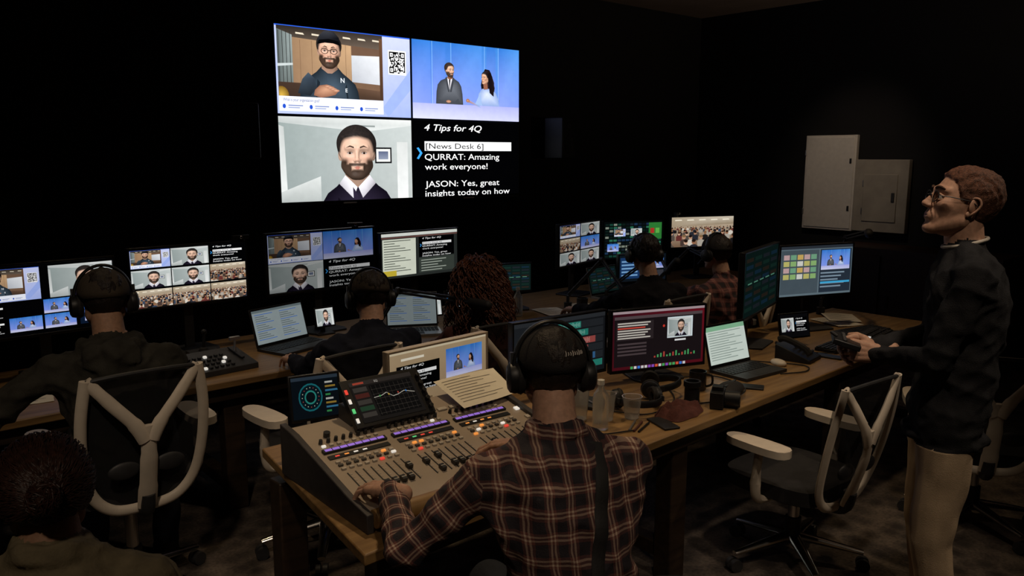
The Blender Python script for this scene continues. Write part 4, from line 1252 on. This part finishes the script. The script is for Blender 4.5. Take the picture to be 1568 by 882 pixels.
def strands(HM, n, length, curl, m, name, parent, loc, thick=.0022, seed=1, spread=.4, lo=-.5, vol=1., bun=False):
    rr = random.Random(seed); b = MB(); k = 0
    while k < n:
        d = V((rr.gauss(0, 1), rr.gauss(0, 1), rr.gauss(0, 1))).normalized()
        if d.z < lo or (d.y > .35 and d.z < .55): continue
        k += 1
        p = V((d.x*.082, -.012+d.y*.10, .03+d.z*.092)); v = d.copy(); P = []; ph = rr.uniform(0, 6.3); L_ = length*rr.uniform(.6, 1.1); st = 18
        if bun:
            tgt = V((rr.uniform(-.02, .02), -.125, .03+rr.uniform(-.02, .02)))
            for i in range(st+1):
                t = i/st
                q = p*(1-t)+tgt*t; q = V((q.x/.090, (q.y+.012)/.110, (q.z-.03)/.098))
                if t < .85:
                    q.normalize(); jit = 1+.06*math.sin(ph+t*8)
                    q = V((q.x*.090*jit, q.y*.110*jit-.012, q.z*.098*jit+.03))
                else: q = p*(1-t)+tgt*t
                P.append(q+V((math.cos(ph+t*12), math.sin(ph+t*12), math.sin(ph*2+t*9)))*curl)
            b.tube(P, thick, m, seg=5); continue
        fr = rr.uniform(55, 85); rv = vol*rr.uniform(.95, 1.25)
        for i in range(st):
            s_ = i/st*L_
            off = V((math.cos(ph+s_*fr), math.sin(ph+s_*fr), 0))*curl*min(1, i/4)
            P.append(p+off)
            v = (v*.5+V((d.x*.12*spread, d.y*.12*spread-.04, -.6))*.6); v.normalize()
            p = p+v*(L_/st)
            q = V((p.x/(.09*rv), (p.y+.012)/(.108*rv), max(p.z-.03, -.02)/(.098*rv)))
            if q.length < 1 and q.length > 1e-4:
                z0 = p.z; q.normalize(); p = V((q.x*.09*rv, q.y*.108*rv-.012, z0 if z0 < .01 else q.z*.098*rv+.03))
        b.tube(P, thick, m, seg=5)
    if bun:
        b.ell((0, -.135, .03), (.032, .028, .030), m)
        for i in range(240):
            ph = rr.uniform(0, 6.3); r_ = rr.uniform(.030, .036); ax = V((rr.gauss(0, 1), rr.gauss(0, 1), rr.gauss(0, 1))).normalized(); a1 = ax.orthogonal().normalized(); a2 = ax.cross(a1)
            P = [V((0, -.135, .03))+a1*math.cos(ph+t*.5)*r_+a2*math.sin(ph+t*.5)*r_*.9 for t in range(7)]
            b.tube(P, thick, m, seg=5)
    me = b.mesh(name); me.transform(HM); link(me, name, parent, loc)

SK = mat('skin', (.50, .29, .20), .6, var=.14, scale=70, bump=.12, bscale=300, spec=.3, sss=.15)
SK2 = mat('skin_tan', (.42, .24, .155), .6, var=.14, scale=70, bump=.12, bscale=300, spec=.3, sss=.15)
LIP = mat('lips', (.36, .16, .125), .5); EYW = mat('eye_white', (.42, .39, .36), .3); IRS = mat('iris', (.03, .02, .015), .2); BRW = mat('eyebrow_hair', (.07, .035, .02), .8)
HR_dark = mat('dark_hair', (.018, .012, .010), .55, var=.4, scale=80, bump=.6, bscale=200)
HR_red = mat('dark_auburn_curls', (.13, .045, .024), .5, var=.5, scale=80, bump=.5, bscale=200)
HR_ginger = mat('reddish_brown_hair', (.12, .046, .024), .65, var=.55, scale=160, bump=1.0, bscale=320)
C_plaid = plaid('plaid_flannel', (.016, .012, .017), (.14, .046, .038), (.60, .44, .33), .058, .042)
C_plaid2 = plaid('dark_red_plaid', (.02, .012, .014), (.16, .04, .035), (.3, .15, .12), .06)
C_navy = mat('navy_cotton', (.013, .015, .025), .95, bump=.4, bscale=260, spec=.15)
C_black = mat('black_cotton', (.012, .011, .013), .95, bump=.4, bscale=260, spec=.15)
C_hood = mat('grey_green_hoodie', (.042, .039, .032), .98, bump=.5, bscale=220, spec=.1)
C_sweater = mat('charcoal_sweater', (.024, .024, .026), .98, bump=.7, bscale=320, spec=.1)
C_khaki = mat('khaki_twill', (.58, .43, .28), .95, bump=.3, bscale=280, var=.06, spec=.15)
C_jean = mat('dark_denim', (.02, .024, .035), .9, bump=.3)
C_rust = mat('maroon_knit', (.10, .035, .03), .95, bump=.5)
C_olive = mat('olive_canvas_jacket', (.22, .18, .11), .95, bump=.4, spec=.15)
C_cap = mat('black_cap_twill', (.018, .016, .016), .9, bump=.4, bscale=350)
C_cap2 = mat('brown_cap_twill', (.055, .042, .030), .9, bump=.4, bscale=350)
C_shoe = mat('dark_leather_shoe', (.03, .022, .018), .5)
M_thread = mat('white_thread', (.6, .55, .5), .8)

# 1 sound engineer in plaid
e, body, HM, info = person('seated_man', (1.46, 1.40, .52), (1.54, 1.585, 1.095), (1.60, 1.665, 1.255), -26, -34, -6,
    (1.255, 2.00, .875), (1.79, 2.03, .885), C_plaid, C_jean, SK, HR_dark, vox=.0065, hs=1.1, sh=.205, bulk=1.12, collar=True, hair_t=.010,
    hl=(V((-.12, 1, -.12)), V((.1, .1, 1)), (.25, .45, .35)), hr=(V((-.55, 1, -.12)), V((-.1, .1, 1)), (.35, .5, .35)), wr_amp=.009,
    elL=V((-.9, -.1, -.8)), elR=V((.8, -.3, -.9)), armlen=(.31, .275), nape=-.088)
ballcap(HM, C_cap, M_thread)
headphones(HM, .103, .131)
bm = BVHTree.FromPolygons([v.co for v in body.data.vertices], [tuple(p.vertices) for p in body.data.polygons])
fw, rt, sp = info['fw'], info['rt'], info['sp']
P = []
for i in range(26):
    t = i/25; p0 = sp(1.0)+rt*(.10)*(1-t)+rt*(-.02)*t; p0.z = 1.145-.6*t
    o = p0-fw*.6; h = bm.ray_cast(o, fw)
    if h[0] and (h[0]-p0).length < .35: P.append(h[0]-fw*.004)
b = MB(); b.tube(P, .019, M_soft, seg=10, flat=.2, up=fw) if len(P) > 3 else None
me = b.mesh('shoulder_strap'); link(me, 'shoulder_strap', e, info['loc'])

# 2 standing man
e, body, HM, info = person('standing_man', (3.06, 1.11, .97), (3.065, 1.10, 1.55), (3.05, 1.12, 1.71), 28, 40, 15,
    (2.965, 1.33, 1.15), (3.05, 1.375, 1.15), C_sweater, C_khaki, SK, HR_ginger, legs='stand', vox=.007, hs=1.1, sh=.19, bulk=1.08, hair_t=.013,
    hem=.885, shoe=C_shoe, wr_amp=.009, hl=(V((-.3, .9, .05)), V((-.9, -.2, .3)), (.6, .8, .4)), hr=(V((-.5, .8, .0)), V((.9, .3, .3)), (.6, .8, .4)), collar=False)
b = MB(); M_tee = mat('white_tshirt', (.5, .46, .4), .9)
k = 20; nk = info['neck']; rt = info['rt']; fw = info['fw']
b.tube([nk+V((0, 0, .028-.018*math.sin(2*math.pi*i/k)))+rt*(.070*math.cos(2*math.pi*i/k))+fw*(.070*math.sin(2*math.pi*i/k)) for i in range(k)], .006, M_tee, closed=True)
link(b.mesh('tshirt_collar'), 'tshirt_collar', e, info['loc'])
b = MB()
for s in (-1, 1):
    lens = [(s*.033+.023*math.cos(a), .094-.004*abs(math.cos(a)), .004+.017*math.sin(a)) for a in [2*math.pi*i/16 for i in range(16)]]
    b.tube(lens, .0018, M_black, closed=True, seg=6)
    b.tube([(s*.056, .090, .008), (s*.074, .06, .012), (s*.081, .0, .014), (s*.086, -.026, .0)], .0018, M_black, seg=6)
b.tube([(-.010, .095, .006), (0, .100, .010), (.010, .095, .006)], .0018, M_black, seg=6)
b.obj('eyeglasses', HM)
b = MB(); b.box((0, 0, 0), (.16, .10, .022), M_black)
for i in range(6): b.cyl((-.06+i*.024, .01, .01), (-.06+i*.024, .01, .018), .008, M_dark, seg=12)
b.tube([(-.07, .04, .02), (-.07, .07, .03)], .006, M_dark)
b.obj('handheld_controller', T(2.93, 1.44, 1.185) @ RZ(30) @ RX(15), bev=.005)

# 3 man with cap, left
e, body, HM, info = person('seated_man', (.90, 3.46, .60), (.87, 3.45, 1.12), (.875, 3.52, 1.30), -14, -8, -8,
    (.42, 3.80, .86), (1.12, 3.90, .83), C_hood, C_jean, SK2, HR_dark, hood=True, sh=.20, bulk=1.18, hs=1.06, eyes=False, elL=V((-1, -.2, -.6)), hair_t=.010, wr_amp=.014, nape=-.088)
ballcap(HM, C_cap2); headphones(HM, .103, .131)
# 4 man in the middle
e, body, HM, info = person('seated_man', (1.93, 3.26, .56), (2.02, 3.36, 1.04), (2.07, 3.45, 1.19), -14, -22, -14,
    (1.86, 3.90, .815), (2.25, 3.86, .815), C_navy, C_jean, SK, HR_dark, sh=.19, bulk=1.1, eyes=False, hs=1.04, wr_amp=.011, nape=-.088)
ballcap(HM, C_cap2); headphones(HM, .103, .131)
# 5 woman with curly hair
e, body, HM, info = person('seated_woman', (2.72, 3.36, .53), (2.76, 3.44, .985), (2.80, 3.50, 1.165), -15, -30, -6,
    (2.62, 3.95, .81), (3.0, 3.93, .81), C_rust, C_jean, SK, HR_red, sh=.165, bulk=.95, hair_t=.03, eyes=False, wr_amp=.009)
strands(HM, 700, .26, .012, HR_red, 'curly_hair', e, info['loc'], .0026, 3, spread=1.2, lo=-.45, vol=1.25)
headphones(HM, .125, .150)
# 6, 7 right rear
e, body, HM, info = person('seated_man', (4.06, 3.24, .55), (4.04, 3.30, 1.075), (4.05, 3.36, 1.255), -20, -30, -4,
    (3.95, 3.92, .81), (4.35, 3.90, .81), C_black, C_jean, SK, HR_dark, eyes=False, hair_t=.019, wr_amp=.010)
headphones(HM, .106, .128)
e, body, HM, info = person('seated_man', (4.70, 3.12, .55), (4.68, 3.19, 1.05), (4.66, 3.24, 1.225), -10, -6, -4,
    (4.42, 3.86, .81), (4.9, 3.86, .81), C_plaid2, C_jean, SK, HR_dark, eyes=False, hair_t=.012, wr_amp=.010, nape=-.088)
ballcap(HM, C_cap); headphones(HM, .103, .131, mic=True)
# 8 woman bottom left
e, body, HM, info = person('seated_woman', (.30, 1.80, .50), (.33, 1.89, 1.02), (.335, 1.95, 1.14), -30, -12, -6,
    (.20, 2.36, .66), (.62, 2.22, .62), C_olive, C_jean, SK2, HR_dark, sh=.19, bulk=1.12, hair_t=.012, eyes=False, hood=False, collar=True, wr_amp=.011, nape=-.085, hs=1.05)
HR_b = mat('dark_brown_red_hair', (.045, .018, .012), .5, var=.5, scale=80)
strands(HM, 1700, .12, .0035, HR_b, 'tied_back_hair', e, info['loc'], .0013, 9, lo=-.55, bun=True)
chair(.28, 1.82, -28)
# dark chair of the engineer
b = MB()
pts = catmull([(-.2, 0, 0), (-.22, 0, .2), (-.2, 0, .42), (0, 0, .46), (.2, 0, .42), (.22, 0, .2), (.2, 0, 0)], 5)
b.prism([(p.x, p.z) for p in pts], -.03, .03, M_fabric, T(0, -.25, .46) @ RX(96))
b.prism([(-.23, -.22), (.23, -.22), (.25, .0), (.22, .24), (-.22, .24), (-.25, 0)], .41, .47, M_fabric)
b.cyl((0, 0, .1), (0, 0, .41), .03, M_dark)
b.tube([(0, -.27, .6), (0, -.27, .42), (0, -.1, .39), (0, 0, .39)], .022, M_dark)
for k in range(5):
    a = 2*math.pi*k/5; c, s = math.cos(a), math.sin(a)
    b.tube([(0, 0, .12), (c*.3, s*.3, .08)], [.03, .018], M_dark); b.cyl((c*.3-s*.02, s*.3+c*.02, .03), (c*.3+s*.02, s*.3-c*.02, .03), .03, M_dark)
b.obj('task_chair', T(1.45, 1.38, 0) @ RZ(-26), bev=.008)

# ------------------------------------------------------------ desk clutter
ink = mat('ink', (.12, .1, .08), .8)
def paper(corners, name='paper_sheet', lines=True):
    a, b_, c, d = [V(p) for p in corners]; b = MB()
    n_ = (b_-a).cross(d-a).normalized()
    if n_.z < 0: n_ = -n_
    N = 6; vs = []
    for j in range(N+1):
        for i in range(N+1):
            u, v = i/N, j/N
            p = a*(1-u)*(1-v)+b_*u*(1-v)+c*u*v+d*(1-u)*v
            vs.append(p+n_*(.003*math.sin(u*4+v*2)+.004))
    b.add(vs, [(j*(N+1)+i, j*(N+1)+i+1, (j+1)*(N+1)+i+1, (j+1)*(N+1)+i) for j in range(N) for i in range(N)], M_paper)
    if lines:
        for j in range(9):
            v = .1+j*.09; u1 = .55+.3*((j*5 % 3)/2)
            f = lambda u, v: a*(1-u)*(1-v)+b_*u*(1-v)+c*u*v+d*(1-u)*v+n_*(.003*math.sin(u*4+v*2)+.0048)
            seg = [.08+(u1-.08)*k/5 for k in range(6)]
            vs = [f(u, v) for u in seg]+[f(u, v+.015) for u in seg]
            b.add(vs, [(k, k+1, k+7, k+6) for k in range(5)], ink)
    return b.obj(name)
def sheet(x, y, rot, z=.751, w=.216, h=.28, lines=True):
    M = T(x, y, z) @ RZ(rot)
    paper([M @ V((-w/2, h/2, 0)), M @ V((w/2, h/2, 0)), M @ V((w/2, -h/2, 0)), M @ V((-w/2, -h/2, 0))], lines=lines)
paper([(1.86, 2.63, .965), (2.19, 2.645, .965), (2.15, 2.44, .91), (1.84, 2.40, .91)])
sheet(5.26, 2.66, -20); sheet(5.40, 2.70, -50, .757)
sheet(4.4, 4.18, 10); sheet(4.05, 4.2, -15); sheet(2.25, 2.06, 5, lines=False); sheet(1.18, 4.45, 20); sheet(.7, 4.3, -10); sheet(3.5, 4.2, 15)

def keyboard(x, y, rot, w=.42, d=.13):
    b = MB(); b.box((0, 0, .01), (w, d, .018), M_black)
    for j in range(5):
        for i in range(16): b.box((-w*.46+i*w*.92/15, -d*.38+j*d*.19, .022), (w*.05, d*.15, .008), M_key)
    b.obj('computer_keyboard', T(x, y, .75) @ RZ(rot), bev=.002)
keyboard(4.60, 2.29, 4); keyboard(5.05, 2.38, -10, .4, .16)
keyboard(1.05, 4.2, 5); keyboard(4.75, 4.12, -5)
b = MB(); b.box((0, 0, .02), (.36, .2, .04), M_dark)
rr = random.Random(8)
for j in range(4):
    for i in range(8): b.box((-.15+i*.042, -.07+j*.04, .043), (.028, .024, .008), BM['w'] if rr.random() < .06 else M_key)
b.obj('control_surface', T(4.93, 2.22, .75) @ RZ(8), bev=.003)
b = MB()
b.add([(-.09, -.1, 0), (.09, -.1, 0), (.09, .1, 0), (-.09, .1, 0), (-.09, -.1, .02), (.09, -.1, .02), (.09, .1, .09), (-.09, .1, .09)], [(0, 3, 2, 1), (4, 5, 6, 7), (0, 1, 5, 4), (1, 2, 6, 5), (2, 3, 7, 6), (3, 0, 4, 7)], M_black)
b.tube(catmull([(-.065, -.09, .05), (-.065, -.05, .085), (-.065, .05, .12), (-.065, .09, .11)], 5), .018, M_soft)
for j in range(4):
    for i in range(3): b.box((.0+i*.03, -.06+j*.025, .045+j*.009), (.02, .015, .01), M_dark, rot=RX(19))
b.obj('desk_phone', T(4.13, 2.3, .75) @ RZ(10), bev=.004)
M_clear = mat('clear_plastic', (.85, .85, .83), .15, trans=.85, var=.02)
def cup(x, y, h=.12, r=.042):
    b = MB(); b.lathe([(0, .002), (r*.72, .002), (r, h), (r*1.06, h), (r*.97, h-.003), (r*.7, .006), (0, .006)], M_clear)
    b.obj('plastic_cup', T(x, y, .751))
cup(2.52, 2.28); cup(2.62, 2.22, .1); cup(2.44, 2.36, .14)
def bottle(x, y):
    b = MB(); b.lathe([(0, 0), (.032, 0), (.034, .01), (.034, .13), (.03, .15), (.013, .175), (.013, .19)], M_clear); b.cyl((0, 0, .19), (0, 0, .21), .015, M_fcapw)
    b.obj('water_bottle', T(x, y, .751))
bottle(2.42, 2.22); bottle(3.75, 4.25)
M_mug = mat('black_ceramic', (.02, .018, .016), .25)
def mug(x, y, r_):
    b = MB(); b.lathe([(0, .0), (.036, .0), (.041, .006), (.042, .095), (.038, .095), (.036, .01), (0, .008)], M_mug)
    b.tube(catmull([(.04, 0, .08), (.066, 0, .075), (.068, 0, .035), (.04, 0, .02)], 5), .006, M_mug)
    b.obj('coffee_mug', T(x, y, .75) @ RZ(r_))
mug(3.20, 2.30, -60); mug(4.25, 4.1, 30)
b = MB(); b.lathe([(0, .0), (.036, .0), (.037, .008), (.035, .012), (.035, .07), (.04, .075), (.04, .1), (.03, .1), (.03, .08), (0, .075)], M_black)
b.obj('camera_lens', T(3.02, 2.20, .75))
headphones(T(2.98, 2.40, .80) @ RZ(40) @ RX(80)); headphones(T(2.75, 2.30, .80) @ RZ(-30) @ RX(85))
M_redc = mat('maroon_cloth', (.09, .028, .022), .95, bump=.5)
b = MB(); N = 26; vs = []
for j in range(N+1):
    for i in range(N+1):
        u = -1+2*i/N; w_ = -1+2*j/N
        rr_ = max(abs(u), abs(w_)); an = math.atan2(w_, u); rad = rr_*(1+.18*nf(V((math.cos(an)*2, math.sin(an)*2, 5))))
        x, y = .15*rad*math.cos(an), .085*rad*math.sin(an)
        edge = min(1, (1-rr_)*4)
        vs.append((x, y, .003+edge*(.018+.07*abs(nf(V((x*18, y*18, 1)))))))
b.add(vs, [(j*(N+1)+i, j*(N+1)+i+1, (j+1)*(N+1)+i+1, (j+1)*(N+1)+i) for j in range(N) for i in range(N)], M_redc)
b.obj('crumpled_cloth', T(2.84, 2.13, .75) @ RZ(8))
b = MB(); b.ell((0, 0, .035), (.11, .06, .035), M_soft); b.box((0, 0, .065), (.14, .012, .006), M_dark)
b.obj('black_pouch', T(3.22, 2.13, .75) @ RZ(15))
b = MB(); b.box((0, 0, .04), (.12, .06, .075), M_black); b.box((0, 0, .085), (.05, .05, .025), M_black); b.cyl((0, -.03, .04), (0, -.1, .04), .034, M_black, .036); b.ell((0, -.095, .04), (.028, .008, .028), M_chrome)
b.obj('photo_camera', T(3.05, 2.08, .75) @ RZ(30), bev=.006)
def phone(x, y, r_):
    b = MB(); b.box((0, 0, .005), (.075, .15, .009), M_black); b.obj('smartphone', T(x, y, .75) @ RZ(r_), bev=.003)
phone(3.42, 2.16, 30); phone(2.66, 2.08, -20); phone(4.3, 2.2, 10)
b = MB(); b.ell((0, 0, .012), (.032, .055, .02), M_white); b.obj('computer_mouse', T(3.93, 2.30, .75) @ RZ(-20))
b = MB(); b.ell((0, 0, .012), (.032, .055, .02), M_soft); b.obj('computer_mouse', T(4.88, 2.42, .75) @ RZ(-10))
b = MB(); b.box((0, 0, .008), (.15, .21, .014), M_soft); b.box((0, 0, .016), (.146, .206, .002), M_dark); b.tube([(-.05, -.09, .022), (.05, .08, .022)], .004, M_silver)
b.obj('notebook', T(2.62, 2.5, .75) @ RZ(15), bev=.002)
b = MB()
for i in range(3): b.tube([(0, i*.02, .005), (.13, i*.02+.01*(i-1), .005)], .0045, [M_black, M_redc, M_silver][i])
b.obj('pens', T(2.5, 2.08, .75) @ RZ(25))
# video switcher on rear desk
b = MB()
b.add([(-.2, -.13, 0), (.2, -.13, 0), (.2, .13, 0), (-.2, .13, 0), (-.2, -.13, .03), (.2, -.13, .03), (.2, .13, .08), (-.2, .13, .08)], [(0, 3, 2, 1), (4, 5, 6, 7), (0, 1, 5, 4), (1, 2, 6, 5), (2, 3, 7, 6), (3, 0, 4, 7)], M_dark)
for j in range(4):
    for i in range(9): b.box((-.17+i*.03, -.1+j*.045, .041+j*.0088), (.018, .018, .012), BM['w'] if rr.random() < .12 else M_key, rot=RX(11))
b.box((.15, .02, .068), (.02, .16, .01), M_black, rot=RX(11)); b.cyl((.15, .03, .07), (.15, .03, .14), .006, M_silver); b.box((.15, .03, .145), (.06, .02, .02), M_silver)
b.obj('video_switcher', T(1.55, 4.22, .75) @ RZ(5), bev=.003)
b = MB(); b.box((0, 0, .02), (.16, .14, .04), M_dark); b.cyl((0, 0, .04), (0, 0, .06), .03, M_soft, .02); b.cyl((0, 0, .05), (.01, .01, .14), .009, M_black); b.ell((.01, .01, .145), .016, M_black)
b.obj('joystick_controller', T(1.62, 4.52, .75), bev=.004)

def boom(name, P, mic):
    b = MB()
    p0 = V(P[0]); b.cyl(p0, p0+V((0, 0, .05)), .03, M_black); b.cyl(p0+V((0, 0, .05)), p0+V((0, 0, .1)), .012, M_dark)
    Q = [p0+V((0, 0, .1))]+[V(p) for p in P[1:]]
    for a, c in zip(Q, Q[1:]):
        for s in (-.010, .010): b.cyl(a+V((0, 0, s)), c+V((0, 0, s)), .0075, M_dark, seg=10)
    for q_ in Q[1:]: b.cyl(q_-V((0, .014, 0)), q_+V((0, .014, 0)), .02, M_dark)
    m0 = Q[-1]; d = V(mic).normalized()
    b.cyl(m0, m0+d*.06, .018, M_black, .026); b.cyl(m0+d*.06, m0+d*.17, .027, M_soft, .026); b.ell(m0+d*.17, .026, M_soft)
    b.obj(name, bev=0)
boom('microphone_boom_arm', [(4.22, 4.22, .75), (4.40, 4.05, 1.12), (4.31, 3.75, .93)], (.1, -.4, .2))
boom('microphone_boom_arm', [(4.62, 4.2, .75), (4.80, 3.85, 1.16), (4.6, 3.6, 1.06)], (-.2, -.4, .3))
boom('microphone_boom_arm', [(5.0, 4.08, .75), (5.25, 3.9, 1.15), (5.0, 3.5, 1.12)], (-.6, -.3, .0))
boom('microphone_boom_arm', [(2.42, 4.02, .75), (2.50, 3.86, 1.12), (2.62, 3.42, 1.11)], (.2, -.9, -.05))
boom('microphone_boom_arm', [(5.45, 2.88, .75), (5.6, 2.8, 1.3), (5.3, 2.5, 1.38)], (-.6, -.3, .0))
for x, y, z, r_ in ((2.72, 4.70, 1.42, -20), (6.0, 4.6, 1.345, 10), (1.95, 4.72, 1.385, 0)):
    b = MB(); b.box((0, 0, .012), (.1, .03, .024), M_black); b.cyl((0, -.016, .012), (0, -.02, .012), .009, M_chrome); b.box((0, .015, -.01), (.04, .03, .02), M_black)
    b.obj('webcam', T(x, y, z) @ RZ(r_), bev=.003)
def cable(P, r=.0035):
    b = MB(); b.tube(catmull(P, 8), r, M_soft, seg=8); b.obj('cable')
cable([(3.25, 2.5, .756), (3.45, 2.38, .756), (3.38, 2.15, .756), (3.15, 2.1, .756), (2.95, 2.18, .756)])
cable([(3.86, 2.45, .756), (4.0, 2.2, .756), (3.9, 2.12, .756), (3.75, 2.18, .756)])
cable([(1.3, 4.3, .756), (1.2, 4.1, .756), (1.0, 4.05, .756), (.8, 4.2, .756)])
cable([(2.2, 2.5, .756), (2.35, 2.4, .756), (2.3, 2.2, .756), (2.5, 2.1, .756)])
cable([(4.4, 2.6, .756), (4.3, 2.35, .756), (4.45, 2.18, .756), (4.7, 2.15, .756), (4.8, 2.3, .756)])
cable([(2.6, 2.4, .756), (2.7, 2.2, .757), (2.95, 2.25, .756), (3.1, 2.4, .756)])
b = MB(); b.lathe([(0, .0), (.11, .0), (.14, .3), (.135, .3), (.105, .01), (0, .01)], M_dark); b.obj('waste_bin', T(2.45, 2.3, 0))

# ------------------------------------------------------------ lights
def spot(x, y, power, col=(1, .74, .45), size=75, aim=None, blend=.9, rad=.07):
    e = empty('ceiling_spotlight', T(x, y, ZC))
    b = MB(); b.cyl((0, 0, -.14), (0, 0, 0), .05, M_black); b.cyl((0, 0, -.004), (0, 0, 0), .07, M_black)
    b.obj('housing', None, e)
    ld = bpy.data.lights.new('lamp', 'SPOT'); ld.energy = power; ld.color = col; ld.spot_size = R(size); ld.spot_blend = blend; ld.shadow_soft_size = rad
    lo = bpy.data.objects.new('lamp', ld); scene.collection.objects.link(lo); lo.parent = e
    a = V(aim or (x, y, 0))-V((x, y, ZC-.16))
    lo.matrix_basis = T(0, 0, -.16) @ a.to_track_quat('-Z', 'Y').to_matrix().to_4x4()
spot(1.9, 2.75, 70, size=60, aim=(1.7, 2.3, .75))
spot(3.2, 2.7, 42, size=62, aim=(3.2, 2.3, .75))
spot(4.7, 2.4, 34, size=70, aim=(4.6, 2.2, .75))
spot(1.4, 4.6, 28, size=60, aim=(1.4, 4.0, .75))
WARM = (1, .80, .60)
spot(.6, .1, 58, WARM, 42, aim=(1.5, 1.5, 1.0))
spot(.1, 1.3, 78, WARM, 38, aim=(.95, 3.2, .80))
spot(4.6, .0, 62, WARM, 40, aim=(3.1, 1.1, 1.3))
spot(2.0, .1, 58, WARM, 34, aim=(3.1, 1.15, .55))  # added spot, brightens the standing man's trousers
spot(2.6, 2.2, 36, WARM, 56, aim=(2.4, 3.5, 1.1))  # added spot, lights the people seated along the rear desk
spot(4.3, 2.2, 34, WARM, 50, aim=(4.4, 3.3, 1.1))  # added spot, lights the two men at right rear
spot(2.6, .9, 62, WARM, 38, aim=(3.35, 1.8, .6))
spot(6.2, 3.6, 38, WARM, 48, aim=(7.9, 3.95, 1.75))
spot(-.6, .4, 34, WARM, 40, aim=(.4, 1.9, 1.0))  # added spot, lifts the woman at bottom left a little
e = empty('added_uplight', T(6.8, -.6, 0))  # unseen uplight with a stand, added to brighten the visible ceiling corner
b = MB(); b.lathe([(0, 0), (.15, 0), (.15, .02), (.02, .035), (.0, .035)], M_dark); b.cyl((0, 0, .02), (0, 0, 1.8), .012, M_dark); b.lathe([(.02, 1.78), (.10, 1.84), (.16, 1.92), (.155, 1.925), (.09, 1.85), (.0, 1.82)], M_dark)
b.obj('stand', None, e)
ld = bpy.data.lights.new('lamp', 'SPOT'); ld.energy = 100; ld.color = WARM; ld.spot_size = R(80); ld.spot_blend = 1; ld.shadow_soft_size = .08
lo = bpy.data.objects.new('lamp', ld); scene.collection.objects.link(lo); lo.parent = e
lo.matrix_basis = T(0, 0, 1.95) @ V((.1, 3.6, 1.9)).to_track_quat('-Z', 'Y').to_matrix().to_4x4()

w = bpy.data.worlds.new('World'); scene.world = w; w.use_nodes = True
w.node_tree.nodes['Background'].inputs[0].default_value = (.8, .7, .6, 1); w.node_tree.nodes['Background'].inputs[1].default_value = .002

# ------------------------------------------------------------ camera
cd = bpy.data.cameras.new('camera'); cam = bpy.data.objects.new('camera', cd); scene.collection.objects.link(cam)
cam.location = (0, 0, 1.88); cam.rotation_euler = (R(90-9.28), 0, R(-41)); cd.sensor_width = 36; cd.lens = 28.54
scene.camera = cam
